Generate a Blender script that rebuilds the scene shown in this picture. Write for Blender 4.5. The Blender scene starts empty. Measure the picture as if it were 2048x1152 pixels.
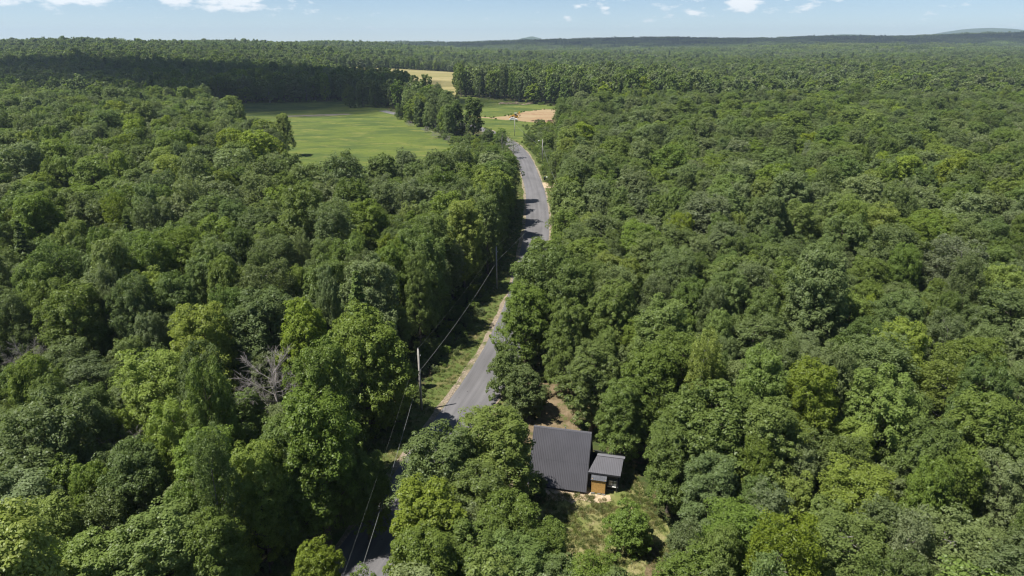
import bpy, math, random
import numpy as np
from mathutils import Vector, Matrix

SC = bpy.context.scene
COL = SC.collection
R = math.radians

# ------------------------------------------------------------------ camera
CAM_H = 46.0
PITCH = 19.8
cam_data = bpy.data.cameras.new('camera')
cam = bpy.data.objects.new('camera', cam_data)
COL.objects.link(cam)
cam.location = (0, 0, CAM_H)
cam.rotation_euler = (R(90 - PITCH), 0, 0)
cam_data.sensor_width = 36.0
cam_data.lens = 36.0 * 1366.0 / 2048.0
cam_data.clip_start = 0.5
cam_data.clip_end = 60000
SC.camera = cam

# ------------------------------------------------------------------ sky, sun, exposure
SUN_EL = 62.0
SUN_DIR = Vector((-0.945, -0.326, 0)).normalized()      # horizontal direction towards the sun
to_sun = Vector((SUN_DIR.x * math.cos(R(SUN_EL)), SUN_DIR.y * math.cos(R(SUN_EL)), math.sin(R(SUN_EL))))
SUN_STRENGTH = 5.0
SKY_STRENGTH = 0.070
HAZE_DENSITY = 8.5e-5

world = bpy.data.worlds.new('World')
SC.world = world
world.use_nodes = True


def build_world():
    nt = world.node_tree
    nt.nodes.clear()
    N, L = nt.nodes, nt.links
    out = N.new('ShaderNodeOutputWorld')
    bg = N.new('ShaderNodeBackground')
    bg.inputs['Strength'].default_value = SKY_STRENGTH
    sky = N.new('ShaderNodeTexSky')
    sky.sky_type = 'NISHITA'
    sky.sun_disc = False
    sky.sun_elevation = R(SUN_EL)
    sky.sun_rotation = math.atan2(to_sun.x, to_sun.y)
    sky.air_density = 0.6
    sky.dust_density = 0.0
    sky.ozone_density = 2.2
    tc = N.new('ShaderNodeTexCoord')
    sep = N.new('ShaderNodeSeparateXYZ')
    L.new(tc.outputs['Generated'], sep.inputs[0])

    def math_n(op, a, b=None, clamp=False):
        n = N.new('ShaderNodeMath'); n.operation = op; n.use_clamp = clamp
        for i, v in enumerate((a, b)):
            if v is None: continue
            if isinstance(v, (int, float)): n.inputs[i].default_value = v
            else: L.new(v, n.inputs[i])
        return n.outputs[0]
    az = math_n('ARCTAN2', sep.outputs[0], sep.outputs[1])
    el = math_n('ARCSINE', sep.outputs[2])
    cmb = N.new('ShaderNodeCombineXYZ')
    L.new(az, cmb.inputs[0]); L.new(el, cmb.inputs[1])
    # even field of small fair-weather clouds all round, flattened towards the horizon
    mp = N.new('ShaderNodeMapping'); mp.inputs['Scale'].default_value = (46, 120, 1)
    L.new(cmb.outputs[0], mp.inputs[0])
    no = N.new('ShaderNodeTexNoise'); no.inputs['Scale'].default_value = 1.0
    no.inputs['Detail'].default_value = 7; no.inputs['Roughness'].default_value = 0.62
    L.new(mp.outputs[0], no.inputs['Vector'])
    mp2 = N.new('ShaderNodeMapping'); mp2.inputs['Scale'].default_value = (9, 26, 1)
    mp2.inputs['Location'].default_value = (3.7, 1.2, 0)
    L.new(cmb.outputs[0], mp2.inputs[0])
    no2 = N.new('ShaderNodeTexNoise'); no2.inputs['Scale'].default_value = 1.0
    no2.inputs['Detail'].default_value = 3
    L.new(mp2.outputs[0], no2.inputs['Vector'])
    total = math_n('MULTIPLY', math_n('SUBTRACT', no2.outputs['Fac'], 0.5), 1.05)
    total = math_n('MAXIMUM', total, -0.2)
    # single clouds (azimuth, elevation, half width, half height in radians, strength)
    clouds = [(-0.62, 0.0440, 0.048, 0.010, .36), (-0.525, 0.0500, 0.036, 0.009, .36), (-0.428, 0.0490, 0.017, 0.010, .42),
              (-0.355, 0.0480, 0.046, 0.012, .44), (-0.385, 0.0400, 0.020, 0.004, .22), (-0.475, 0.0370, 0.007, 0.004, .26),
              (0.089, 0.0440, 0.010, 0.005, .34), (0.075, 0.0310, 0.007, 0.003, .30), (0.128, 0.0430, 0.008, 0.003, .26),
              (0.127, 0.0370, 0.010, 0.003, .22), (0.300, 0.0465, 0.017, 0.010, .44), (0.240, 0.036, 0.008, 0.003, .28),
              (0.265, 0.0320, 0.011, 0.0025, .24), (0.425, 0.0500, 0.020, 0.005, .28), (0.63, 0.0500, 0.050, 0.006, .22),
              (0.035, 0.039, 0.006, 0.003, .22)]
    for a, e, sa, se, st in clouds:
        vm = N.new('ShaderNodeVectorMath'); vm.operation = 'SUBTRACT'
        L.new(cmb.outputs[0], vm.inputs[0]); vm.inputs[1].default_value = (a, e, 0)
        vs = N.new('ShaderNodeVectorMath'); vs.operation = 'MULTIPLY'
        L.new(vm.outputs[0], vs.inputs[0]); vs.inputs[1].default_value = (1 / sa, 1 / se, 0)
        dp = N.new('ShaderNodeVectorMath'); dp.operation = 'DOT_PRODUCT'
        L.new(vs.outputs[0], dp.inputs[0]); L.new(vs.outputs[0], dp.inputs[1])
        g = math_n('POWER', 2.7183, math_n('MULTIPLY', dp.outputs['Value'], -1.0))
        total = math_n('ADD', total, math_n('MULTIPLY', g, st))
    dens = math_n('SUBTRACT', math_n('ADD', no.outputs['Fac'], total), 0.63)
    mask = math_n('MULTIPLY', math_n('MAXIMUM', dens, 0.0), 5.0, clamp=True)
    mask = math_n('MULTIPLY', mask, 0.85)
    hor = math_n('MULTIPLY', math_n('SUBTRACT', el, 0.012), 60.0, clamp=True)
    mask = math_n('MULTIPLY', mask, hor)
    mix = N.new('ShaderNodeMix'); mix.data_type = 'RGBA'
    L.new(mask, mix.inputs['Factor'])
    L.new(sky.outputs[0], mix.inputs[6])
    mix.inputs[7].default_value = (9.6, 9.8, 10.0, 1)
    L.new(mix.outputs[2], bg.inputs['Color'])
    L.new(bg.outputs[0], out.inputs['Surface'])


build_world()
sun_data = bpy.data.lights.new('sun', 'SUN')
sun_data.energy = SUN_STRENGTH
sun_data.angle = R(0.53)
sun_data.color = (1.0, 0.955, 0.88)
sun = bpy.data.objects.new('sun', sun_data)
COL.objects.link(sun)
sun.rotation_euler = (-to_sun).to_track_quat('-Z', 'Y').to_euler()
sun.location = (-60, -20, 150)

vs_ = SC.view_settings
vs_.view_transform = 'Standard'
vs_.look = 'None'
vs_.gamma = 1.0
vs_.exposure = 0.76
vs_.use_curve_mapping = False
cy = SC.cycles
cy.max_bounces = 6
cy.diffuse_bounces = 4
cy.glossy_bounces = 2
cy.transmission_bounces = 3
cy.transparent_max_bounces = 32
cy.volume_bounces = 0
cy.filter_width = 1.2
cy.use_adaptive_sampling = False
cy.use_denoising = True
cy.denoiser = 'OPENIMAGEDENOISE'
cy.denoising_input_passes = 'RGB_ALBEDO_NORMAL'
cy.denoising_prefilter = 'ACCURATE'
cy.sample_clamp_indirect = 4.0

# ------------------------------------------------------------------ helpers
rng = np.random.default_rng(11)
random.seed(11)


def hfun(x, y):
    """Height of the land: level near the road, rolling and rising far off."""
    x = np.asarray(x, float); y = np.asarray(y, float)
    sm = lambda a, b, v: (lambda t: t * t * (3 - 2 * t))(np.clip((v - a) / (b - a), 0, 1))
    far = sm(640, 1300, np.hypot(x, y))
    h = far * 4.0 * (np.sin(x * .0061 + 1.3) * np.sin(y * .0047) + .6 * np.sin(x * .013 + y * .009))
    h = h + 27 * sm(150, 900, -x + .12 * y) * sm(620, 1500, y) * (1 - sm(2100, 3000, y))
    # long ridge
    crest = 33 + 0.0125 * np.clip(x, -1200, 3200) + 4 * np.sin(x * .0031) + 2.5 * np.sin(x * .0083 + 1)
    h = h + crest * sm(2500, 3500, y) * (1 - .5 * sm(3700, 5200, y))
    h = h + 26 * np.exp(-((x - 1130) / 420) ** 2 - ((y - 2350) / 330) ** 2)
    return h


def new_mesh(name, blocks, mats, smooth=()):
    """blocks: list of (verts Nx3, quads Mx4, material index)."""
    V = np.concatenate([b[0] for b in blocks]).astype(np.float32)
    off = 0; Q = []; MI = []; SM = []
    for v, q, mi in blocks:
        Q.append(np.asarray(q, np.int64) + off); MI.append(np.full(len(q), mi)); off += len(v)
        SM.append(np.full(len(q), mi in smooth))
    Q = np.concatenate(Q); MI = np.concatenate(MI); SM = np.concatenate(SM)
    me = bpy.data.meshes.new(name)
    me.vertices.add(len(V)); me.vertices.foreach_set('co', V.ravel())
    me.loops.add(len(Q) * 4); me.loops.foreach_set('vertex_index', Q.ravel().astype(np.int32))
    me.polygons.add(len(Q))
    me.polygons.foreach_set('loop_start', np.arange(0, len(Q) * 4, 4, dtype=np.int32))
    me.polygons.foreach_set('material_index', MI.astype(np.int32))
    me.polygons.foreach_set('use_smooth', SM)
    for m in mats: me.materials.append(m)
    me.update(calc_edges=True)
    return me


def ob(name, me, parent=None, label=None, cat=None, group=None, kind=None, loc=None):
    o = bpy.data.objects.new(name, me)
    COL.objects.link(o)
    if parent is not None: o.parent = parent
    if loc is not None: o.location = loc
    if label: o['label'] = label
    if cat: o['category'] = cat
    if group: o['group'] = group
    if kind: o['kind'] = kind
    return o


class MB:
    """Collects boxes, bars, tubes and polygons into one mesh."""
    def __init__(self):
        self.v = []; self.f = []

    def add(self, vs, fs):
        n = len(self.v)
        self.v += [tuple(p) for p in vs]
        self.f += [tuple(i + n for i in f) for f in fs]
        return self

    def box(self, c, s, m=None):
        x, y, z = (k / 2 for k in s)
        vs = [Vector((sx * x, sy * y, sz * z)) for sx in (-1, 1) for sy in (-1, 1) for sz in (-1, 1)]
        if m is not None: vs = [m @ v for v in vs]
        vs = [v + Vector(c) for v in vs]
        return self.add(vs, [(0, 1, 3, 2), (4, 6, 7, 5), (0, 4, 5, 1), (2, 3, 7, 6), (0, 2, 6, 4), (1, 5, 7, 3)])

    def prism(self, poly, a, b):
        """poly: list of 3-D points (one face), pushed by vector from a to b."""
        d = Vector(b) - Vector(a); n = len(poly)
        vs = [Vector(p) for p in poly] + [Vector(p) + d for p in poly]
        fs = [tuple(range(n - 1, -1, -1)), tuple(range(n, 2 * n))]
        fs += [(i, (i + 1) % n, n + (i + 1) % n, n + i) for i in range(n)]
        return self.add(vs, fs)

    def tube(self, pts, rad, sides=8, cap=True):
        pts = [Vector(p) for p in pts]
        if not isinstance(rad, (list, tuple)): rad = [rad] * len(pts)
        vs = []; fs = []
        for i, p in enumerate(pts):
            t = (pts[min(i + 1, len(pts) - 1)] - pts[max(i - 1, 0)]).normalized()
            a = t.orthogonal().normalized() if i == 0 else (a - t * a.dot(t)).normalized()
            b = t.cross(a)
            for k in range(sides):
                th = 2 * math.pi * k / sides
                vs.append(p + (a * math.cos(th) + b * math.sin(th)) * rad[i])
        for i in range(len(pts) - 1):
            for k in range(sides):
                k2 = (k + 1) % sides
                fs.append((i * sides + k, i * sides + k2, (i + 1) * sides + k2, (i + 1) * sides + k))
        if cap:
            fs.append(tuple(range(sides - 1, -1, -1)))
            fs.append(tuple((len(pts) - 1) * sides + k for k in range(sides)))
        return self.add(vs, fs)

    def mesh(self, name, mat, smooth=False, bevel=0):
        me = bpy.data.meshes.new(name)
        me.from_pydata([tuple(v) for v in self.v], [], self.f)
        me.materials.append(mat)
        if smooth:
            me.polygons.foreach_set('use_smooth', [True] * len(me.polygons))
        me.update()
        return me

    def build(self, name, mat, parent=None, smooth=False, bevel=0, **kw):
        o = ob(name, self.mesh(name, mat, smooth), parent, **kw)
        if bevel:
            b = o.modifiers.new('bevel', 'BEVEL'); b.width = bevel; b.segments = 2; b.limit_method = 'ANGLE'
        return o


def empty(name, loc, rz=0, label=None, cat=None, group=None, kind=None):
    o = bpy.data.objects.new(name, None)
    COL.objects.link(o)
    o.location = loc; o.rotation_euler = (0, 0, rz); o.empty_display_size = .5
    if label: o['label'] = label
    if cat: o['category'] = cat
    if group: o['group'] = group
    if kind: o['kind'] = kind
    return o


# ------------------------------------------------------------------ materials
MATS = {}


def mat(name, col, rough=.8, spec=.3, metal=0., var=0., scale=4., col2=None, bump=0., bscale=30., detail=5, obj_coords=False, thr=None):
    if name in MATS: return MATS[name]
    m = bpy.data.materials.new(name); m.use_nodes = True
    nt = m.node_tree; N, L = nt.nodes, nt.links
    p = N['Principled BSDF']
    p.inputs['Roughness'].default_value = rough
    p.inputs['Specular IOR Level'].default_value = spec
    p.inputs['Metallic'].default_value = metal
    p.inputs['Base Color'].default_value = (*col, 1)
    geo = N.new('ShaderNodeNewGeometry'); tc = N.new('ShaderNodeTexCoord')
    src = tc.outputs['Object'] if obj_coords else geo.outputs['Position']
    if col2 is not None or var:
        c2 = col2 if col2 is not None else tuple(c * (1 - var) for c in col)
        no = N.new('ShaderNodeTexNoise'); no.inputs['Scale'].default_value = scale; no.inputs['Detail'].default_value = detail
        no.inputs['Roughness'].default_value = .6
        L.new(src, no.inputs['Vector'])
        ra = N.new('ShaderNodeValToRGB')
        lo, hi = thr if thr else (.35, .65)
        ra.color_ramp.elements[0].position = lo; ra.color_ramp.elements[1].position = hi
        ra.color_ramp.elements[0].color = (*c2, 1); ra.color_ramp.elements[1].color = (*col, 1)
        L.new(no.outputs['Fac'], ra.inputs[0]); L.new(ra.outputs[0], p.inputs['Base Color'])
    if bump:
        nb = N.new('ShaderNodeTexNoise'); nb.inputs['Scale'].default_value = bscale; nb.inputs['Detail'].default_value = 4
        L.new(src, nb.inputs['Vector'])
        bn = N.new('ShaderNodeBump'); bn.inputs['Strength'].default_value = bump; bn.inputs['Distance'].default_value = .05
        L.new(nb.outputs['Fac'], bn.inputs['Height']); L.new(bn.outputs[0], p.inputs['Normal'])
    MATS[name] = m
    return m


def ground_mat(name, layers, bump=.5, bscale=3., rough=.95):
    """layers: list of (colour, noise scale, threshold lo, hi, stretch) painted over one another."""
    m = bpy.data.materials.new(name); m.use_nodes = True
    nt = m.node_tree; N, L = nt.nodes, nt.links
    p = N['Principled BSDF']; p.inputs['Roughness'].default_value = rough
    p.inputs['Specular IOR Level'].default_value = .1
    geo = N.new('ShaderNodeNewGeometry')
    cur = None
    for i, (c, sc, lo, hi, st) in enumerate(layers):
        if cur is None:
            rgb = N.new('ShaderNodeRGB'); rgb.outputs[0].default_value = (*c, 1); cur = rgb.outputs[0]; continue
        mp = N.new('ShaderNodeMapping'); mp.inputs['Location'].default_value = (i * 13.1, i * 7.7, 0)
        mp.inputs['Scale'].default_value = (sc * st[0], sc * st[1], sc)
        if len(st) > 2: mp.inputs['Rotation'].default_value = (0, 0, st[2])
        L.new(geo.outputs['Position'], mp.inputs[0])
        no = N.new('ShaderNodeTexNoise'); no.inputs['Scale'].default_value = 1; no.inputs['Detail'].default_value = 6
        no.inputs['Roughness'].default_value = .62
        L.new(mp.outputs[0], no.inputs['Vector'])
        mr = N.new('ShaderNodeMapRange'); mr.inputs[1].default_value = lo; mr.inputs[2].default_value = hi
        L.new(no.outputs['Fac'], mr.inputs[0])
        mx = N.new('ShaderNodeMix'); mx.data_type = 'RGBA'
        L.new(mr.outputs[0], mx.inputs[0]); L.new(cur, mx.inputs[6]); mx.inputs[7].default_value = (*c, 1)
        cur = mx.outputs[2]
    L.new(cur, p.inputs['Base Color'])
    nb = N.new('ShaderNodeTexNoise'); nb.inputs['Scale'].default_value = bscale; nb.inputs['Detail'].default_value = 5
    L.new(geo.outputs['Position'], nb.inputs['Vector'])
    bn = N.new('ShaderNodeBump'); bn.inputs['Strength'].default_value = bump; bn.inputs['Distance'].default_value = .25
    L.new(nb.outputs['Fac'], bn.inputs['Height']); L.new(bn.outputs[0], p.inputs['Normal'])
    MATS[name] = m
    return m


def leaf_mat(name, transl=.45, gloss=.012, stops=None):
    """Leaves: colour from the object's own colour (or, in the massed forest, from a range of greens that drifts
    from stand to stand), varied from tree to tree and leaf to leaf."""
    m = bpy.data.materials.new(name); m.use_nodes = True
    nt = m.node_tree; N, L = nt.nodes, nt.links
    N.clear()
    out = N.new('ShaderNodeOutputMaterial')
    oi = N.new('ShaderNodeObjectInfo'); geo = N.new('ShaderNodeNewGeometry')
    hsv = N.new('ShaderNodeHueSaturation')
    if stops is None:
        L.new(oi.outputs['Color'], hsv.inputs['Color'])
    else:
        no = N.new('ShaderNodeTexNoise'); no.inputs['Scale'].default_value = .012; no.inputs['Detail'].default_value = 3
        L.new(oi.outputs['Location'], no.inputs['Vector'])
        w2 = N.new('ShaderNodeTexWhiteNoise'); w2.noise_dimensions = '3D'; L.new(oi.outputs['Location'], w2.inputs['Vector'])
        ad = N.new('ShaderNodeMath'); ad.operation = 'MULTIPLY_ADD'; L.new(no.outputs['Fac'], ad.inputs[0]); ad.inputs[1].default_value = 1.3
        L.new(w2.outputs['Value'], ad.inputs[2])
        sb = N.new('ShaderNodeMath'); sb.operation = 'SUBTRACT'; L.new(ad.outputs[0], sb.inputs[0]); sb.inputs[1].default_value = .65
        ra = N.new('ShaderNodeValToRGB'); L.new(sb.outputs[0], ra.inputs[0])
        el_ = ra.color_ramp.elements
        while len(el_) < len(stops): el_.new(.5)
        for e_, (ps, cc) in zip(el_, stops): e_.position = ps; e_.color = (*cc, 1)
        L.new(ra.outputs[0], hsv.inputs['Color'])

    def mr(src, a, b):
        n = N.new('ShaderNodeMapRange'); L.new(src, n.inputs[0]); n.inputs[3].default_value = a; n.inputs[4].default_value = b
        return n.outputs[0]
    wn = N.new('ShaderNodeTexWhiteNoise'); wn.noise_dimensions = '1D'; L.new(oi.outputs['Random'], wn.inputs['W'])
    sepc = N.new('ShaderNodeSeparateColor'); L.new(wn.outputs['Color'], sepc.inputs[0])
    L.new(mr(sepc.outputs[0], .493, .508), hsv.inputs['Hue'])
    L.new(mr(sepc.outputs[1], .88, 1.08), hsv.inputs['Saturation'])
    v1 = mr(sepc.outputs[2], .86, 1.18)
    v2 = mr(geo.outputs['Random Per Island'], .80, 1.20)
    mu = N.new('ShaderNodeMath'); mu.operation = 'MULTIPLY'; L.new(v1, mu.inputs[0]); L.new(v2, mu.inputs[1])
    L.new(mu.outputs[0], hsv.inputs['Value'])
    di = N.new('ShaderNodeBsdfDiffuse'); L.new(hsv.outputs[0], di.inputs[0])
    tr = N.new('ShaderNodeBsdfTranslucent')
    tint = N.new('ShaderNodeMix'); tint.data_type = 'RGBA'; tint.blend_type = 'MULTIPLY'; tint.inputs[0].default_value = 1
    L.new(hsv.outputs[0], tint.inputs[6]); tint.inputs[7].default_value = (1.12, 1.18, .60, 1)
    L.new(tint.outputs[2], tr.inputs[0])
    m1 = N.new('ShaderNodeMixShader'); m1.inputs[0].default_value = transl
    L.new(di.outputs[0], m1.inputs[1]); L.new(tr.outputs[0], m1.inputs[2])
    gl = N.new('ShaderNodeBsdfGlossy'); gl.inputs['Roughness'].default_value = .42; gl.inputs[0].default_value = (.9, .95, .9, 1)
    m2 = N.new('ShaderNodeMixShader'); m2.inputs[0].default_value = gloss
    L.new(m1.outputs[0], m2.inputs[1]); L.new(gl.outputs[0], m2.inputs[2])
    L.new(m2.outputs[0], out.inputs[0])
    MATS[name] = m
    return m


BARK = mat('bark', (.15, .125, .10), .95, .1, var=.5, scale=3.0, bump=.4, bscale=12)
DEADBARK = mat('dead_bark', (.29, .268, .25), .95, .1, var=.35, scale=2.2)
PALEBARK = mat('pale_bark', (.30, .28, .255), .95, .1, var=.45, scale=2.2)
M_ASPHALT = None

# leaf pigment; a leaf sends back a bit over half of this and lets a bit under half through
TINT = {'n': (.154, .210, .049), 'y': (.204, .260, .043), 'g': (.160, .205, .076), 'd': (.126, .175, .050), 's': (.205, .240, .122)}
LEAF = leaf_mat('leaf')
LEAF_FAR = leaf_mat('forest_leaf', stops=[(.0, (.185, .226, .096)), (.16, TINT['g']), (.36, TINT['d']), (.58, TINT['n']), (.82, TINT['n']), (1., TINT['y'])])
LEAF_GREY = leaf_mat('grey_forest_leaf', stops=[(.0, TINT['d']), (.3, TINT['g']), (.75, TINT['g']), (1., TINT['s'])])
LEAF_DARK = leaf_mat('needle', stops=[(.0, TINT['d']), (1., (.04, .07, .028))])

# ------------------------------------------------------------------ ground, road, fields
g_forest = ground_mat('forest_floor', [((.055, .070, .022), 0, 0, 0, (1, 1)), ((.11, .075, .045), .35, .46, .62, (1, 1)),
                                       ((.03, .055, .015), 1.4, .5, .65, (1, 1))], .8, 2.)
g_meadow = ground_mat('meadow_grass', [((.105, .135, .028), 0, 0, 0, (1, 1)), ((.062, .092, .024), .03, .44, .57, (1, 2.2, .5)),
                                       ((.150, .160, .042), .07, .52, .66, (1, 1.8)), ((.060, .085, .021), .35, .52, .74, (1, 1))], .8, 1.2)
g_hay = ground_mat('hay_stubble', [((.26, .225, .095), 0, 0, 0, (1, 1)), ((.195, .18, .075), .025, .42, .6, (.25, 3.2)),
                                   ((.31, .26, .13), .012, .5, .68, (.4, 2.)), ((.16, .17, .055), .05, .56, .75, (1, 1))], .5, 1.)
g_dirt = ground_mat('orange_soil', [((.265, .19, .105), 0, 0, 0, (1, 1)), ((.32, .25, .15), .05, .4, .6, (.5, 2.2)),
                                    ((.22, .125, .07), .09, .50, .62, (.3, 2.6)), ((.34, .25, .145), .35, .5, .7, (1, 1))], .6, .9)
g_lawn = ground_mat('dry_lawn', [((.150, .165, .052), 0, 0, 0, (1, 1)), ((.235, .212, .098), .28, .44, .62, (1, 1)),
                                 ((.110, .145, .038), .5, .50, .66, (1, 1)), ((.31, .25, .15), .9, .58, .72, (1, 1))], .7, 5.)
g_sand = ground_mat('pale_sand', [((.47, .37, .25), 0, 0, 0, (1, 1)), ((.32, .25, .155), 1.1, .46, .62, (1, 1)), ((.56, .47, .35), 2.2, .54, .68, (1, 1))], .7, 6.)
g_soil = ground_mat('bare_forest_soil', [((.205, .155, .095), 0, 0, 0, (1, 1)), ((.11, .085, .045), .5, .42, .6, (1, 1)),
                                         ((.08, .105, .028), .8, .53, .66, (1, 1))], .7, 5.)
g_verge = ground_mat('verge_grass', [((.088, .115, .032), 0, 0, 0, (1, 1)), ((.155, .140, .060), .4, .47, .64, (1, 1)), ((.075, .115, .025), .9, .52, .68, (1, 1))], .8, 5.)
g_shoulder = ground_mat('gravel_shoulder', [((.25, .205, .155), 0, 0, 0, (1, 1)), ((.22, .18, .12), .9, .45, .62, (1, 1)), ((.42, .35, .27), 3., .5, .66, (1, 1)),
                                            ((.11, .125, .045), .35, .50, .62, (1, 1))], .8, 9.)
g_grey = ground_mat('grey_silt', [((.20, .175, .15), 0, 0, 0, (1, 1)), ((.12, .12, .06), .10, .45, .58, (1, 2))], .4, 1.)

ROAD = np.array([(-27.5, 12), (-24.5, 20), (-20.6, 32), (-17.0, 42), (-13.6, 52.6), (-11.2, 61), (-8.9, 70), (-6.5, 78), (-3.2, 90.5), (-.6, 103), (2.0, 120),
                 (4.2, 142), (6.0, 165), (7.2, 188), (7.6, 210), (7.4, 230), (6.7, 250), (5.7, 275), (4.0, 300), (.9, 325), (-4.2, 350), (-11, 374),
                 (-20, 398), (-34, 422), (-52, 446), (-74, 470), (-92, 500)], float)


def spline(P, step):
    out = []
    for i in range(len(P) - 1):
        p0 = P[max(i - 1, 0)]; p1 = P[i]; p2 = P[i + 1]; p3 = P[min(i + 2, len(P) - 1)]
        n = max(2, int(np.linalg.norm(p2 - p1) / step))
        for t in np.linspace(0, 1, n, endpoint=False):
            out.append(.5 * ((2 * p1) + (-p0 + p2) * t + (2 * p0 - 5 * p1 + 4 * p2 - p3) * t * t + (-p0 + 3 * p1 - 3 * p2 + p3) * t ** 3))
    out.append(P[-1])
    return np.array(out)


RC = spline(ROAD, 1.5)
RT = np.gradient(RC, axis=0); RT /= np.linalg.norm(RT, axis=1)[:, None]
RN = np.stack([RT[:, 1], -RT[:, 0]], 1)          # to the right of travel
RS = np.concatenate([[0], np.cumsum(np.linalg.norm(np.diff(RC, axis=0), axis=1))])
HALF = 3.2


def road_off(x, y):
    """signed distance from the road's centre line (positive to the right)."""
    d = np.hypot(RC[:, 0] - x, RC[:, 1] - y); i = int(np.argmin(d))
    return float((x - RC[i, 0]) * RN[i, 0] + (y - RC[i, 1]) * RN[i, 1]) if d[i] < 60 else (60. if x > RC[i, 0] else -60.)


def strip(name, material, offs, z, s0=0, s1=1e9, jit=None, crown=0., kind='structure', seed=1):
    """A sheet along the road between lateral offsets; jit roughens its two edges."""
    r = np.random.default_rng(seed)
    sel = (RS >= s0) & (RS <= s1); C = RC[sel]; Nn = RN[sel]; S = RS[sel]
    n = len(C); k = len(offs)
    V = []; ja = np.convolve(r.normal(size=n + 8), np.ones(5) / 5, 'same')[:n]; jb = np.convolve(r.normal(size=n + 8), np.ones(5) / 5, 'same')[:n]
    for i in range(n):
        for j, o in enumerate(offs):
            oo = o
            if jit:
                if j == 0: oo += ja[i] * jit[0]
                if j == k - 1: oo += jb[i] * jit[1]
            zz = z[j] if isinstance(z, (list, tuple)) else z
            V.append((C[i, 0] + Nn[i, 0] * oo, C[i, 1] + Nn[i, 1] * oo, zz))
    Q = [(i * k + j, i * k + j + 1, (i + 1) * k + j + 1, (i + 1) * k + j) for i in range(n - 1) for j in range(k - 1)]
    me = new_mesh(name, [(np.array(V), np.array(Q), 0)], [material], smooth=(0,))
    uv = me.uv_layers.new(name='UVMap')
    uvv = np.array([[offs[j], S[i]] for i in range(n) for j in range(k)], np.float32)
    vi = np.empty(len(me.loops), np.int32); me.loops.foreach_get('vertex_index', vi)
    uv.data.foreach_set('uv', uvv[vi].ravel())
    o = ob(name, me, kind=kind)
    return o


def asphalt():
    m = bpy.data.materials.new('asphalt'); m.use_nodes = True
    nt = m.node_tree; N, L = nt.nodes, nt.links
    p = N['Principled BSDF']; p.inputs['Roughness'].default_value = .85; p.inputs['Specular IOR Level'].default_value = .25
    uv = N.new('ShaderNodeUVMap')

    def noise(sx, sy, det=5):
        mp = N.new('ShaderNodeMapping'); mp.inputs['Scale'].default_value = (sx, sy, 1); L.new(uv.outputs[0], mp.inputs[0])
        n = N.new('ShaderNodeTexNoise'); n.inputs['Scale'].default_value = 1; n.inputs['Detail'].default_value = det
        L.new(mp.outputs[0], n.inputs['Vector']); return n.outputs['Fac']

    def rng_(src, a, b, c, d):
        n = N.new('ShaderNodeMapRange'); L.new(src, n.inputs[0])
        for i, v in enumerate((a, b, c, d)): n.inputs[i + 1].default_value = v
        return n.outputs[0]

    def mul(a, b):
        n = N.new('ShaderNodeMath'); n.operation = 'MULTIPLY'; L.new(a, n.inputs[0]); L.new(b, n.inputs[1]); return n.outputs[0]
    a = rng_(noise(1.4, .03, 3), .35, .65, .86, 1.12)          # wheel tracks along the lane
    b = rng_(noise(.25, .10, 5), .3, .7, .84, 1.14)            # broad blotches
    c = rng_(noise(9, 9, 3), .3, .7, .9, 1.1)                  # chippings
    d = rng_(noise(2.2, 1.6, 6), .27, .33, .55, 1.0)           # dark tar spots
    v = mul(mul(a, b), mul(c, d))
    mx = N.new('ShaderNodeMix'); mx.data_type = 'RGBA'; mx.blend_type = 'MULTIPLY'; mx.inputs[0].default_value = 1
    mx.inputs[6].default_value = (.132, .128, .132, 1)
    cmb = N.new('ShaderNodeCombineColor')
    for i in range(3): L.new(v, cmb.inputs[i])
    L.new(cmb.outputs[0], mx.inputs[7]); L.new(mx.outputs[2], p.inputs['Base Color'])
    return m


def sheet(name, pts, z, material, jit=.6, step=3., seed=1, kind='structure'):
    """An irregular flat patch of ground, fan-filled as an n-gon with a roughened outline."""
    r = np.random.default_rng(seed); out = []
    P = [np.array(p, float) for p in pts]
    for i, p in enumerate(P):
        q = P[(i + 1) % len(P)]; n = max(1, int(np.linalg.norm(q - p) / step))
        for t in range(n):
            out.append(p + (q - p) * t / n + r.normal(size=2) * jit)
    me = bpy.data.meshes.new(name)
    me.from_pydata([(a[0], a[1], z) for a in out], [], [tuple(range(len(out)))])
    if me.polygons[0].normal.z < 0: me.flip_normals()
    me.materials.append(material)
    return ob(name, me, kind=kind)


def terrain():
    rad = np.concatenate([[0.0], np.geomspace(12, 13000, 190)])
    th = np.linspace(0, 2 * np.pi, 257)[:-1]
    V = []
    for r_ in rad:
        x = r_ * np.sin(th); y = r_ * np.cos(th)
        V.append(np.stack([x, y, hfun(x, y)], 1))
    V = np.concatenate(V); n = len(th)
    Q = []
    for i in range(len(rad) - 1):
        a = i * n + np.arange(n); b = i * n + (np.arange(n) + 1) % n
        Q.append(np.stack([a, b, b + n, a + n], 1))
    me = new_mesh('ground', [(V, np.concatenate(Q), 0)], [g_forest], smooth=(0,))
    ob('ground', me, kind='structure')


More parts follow.
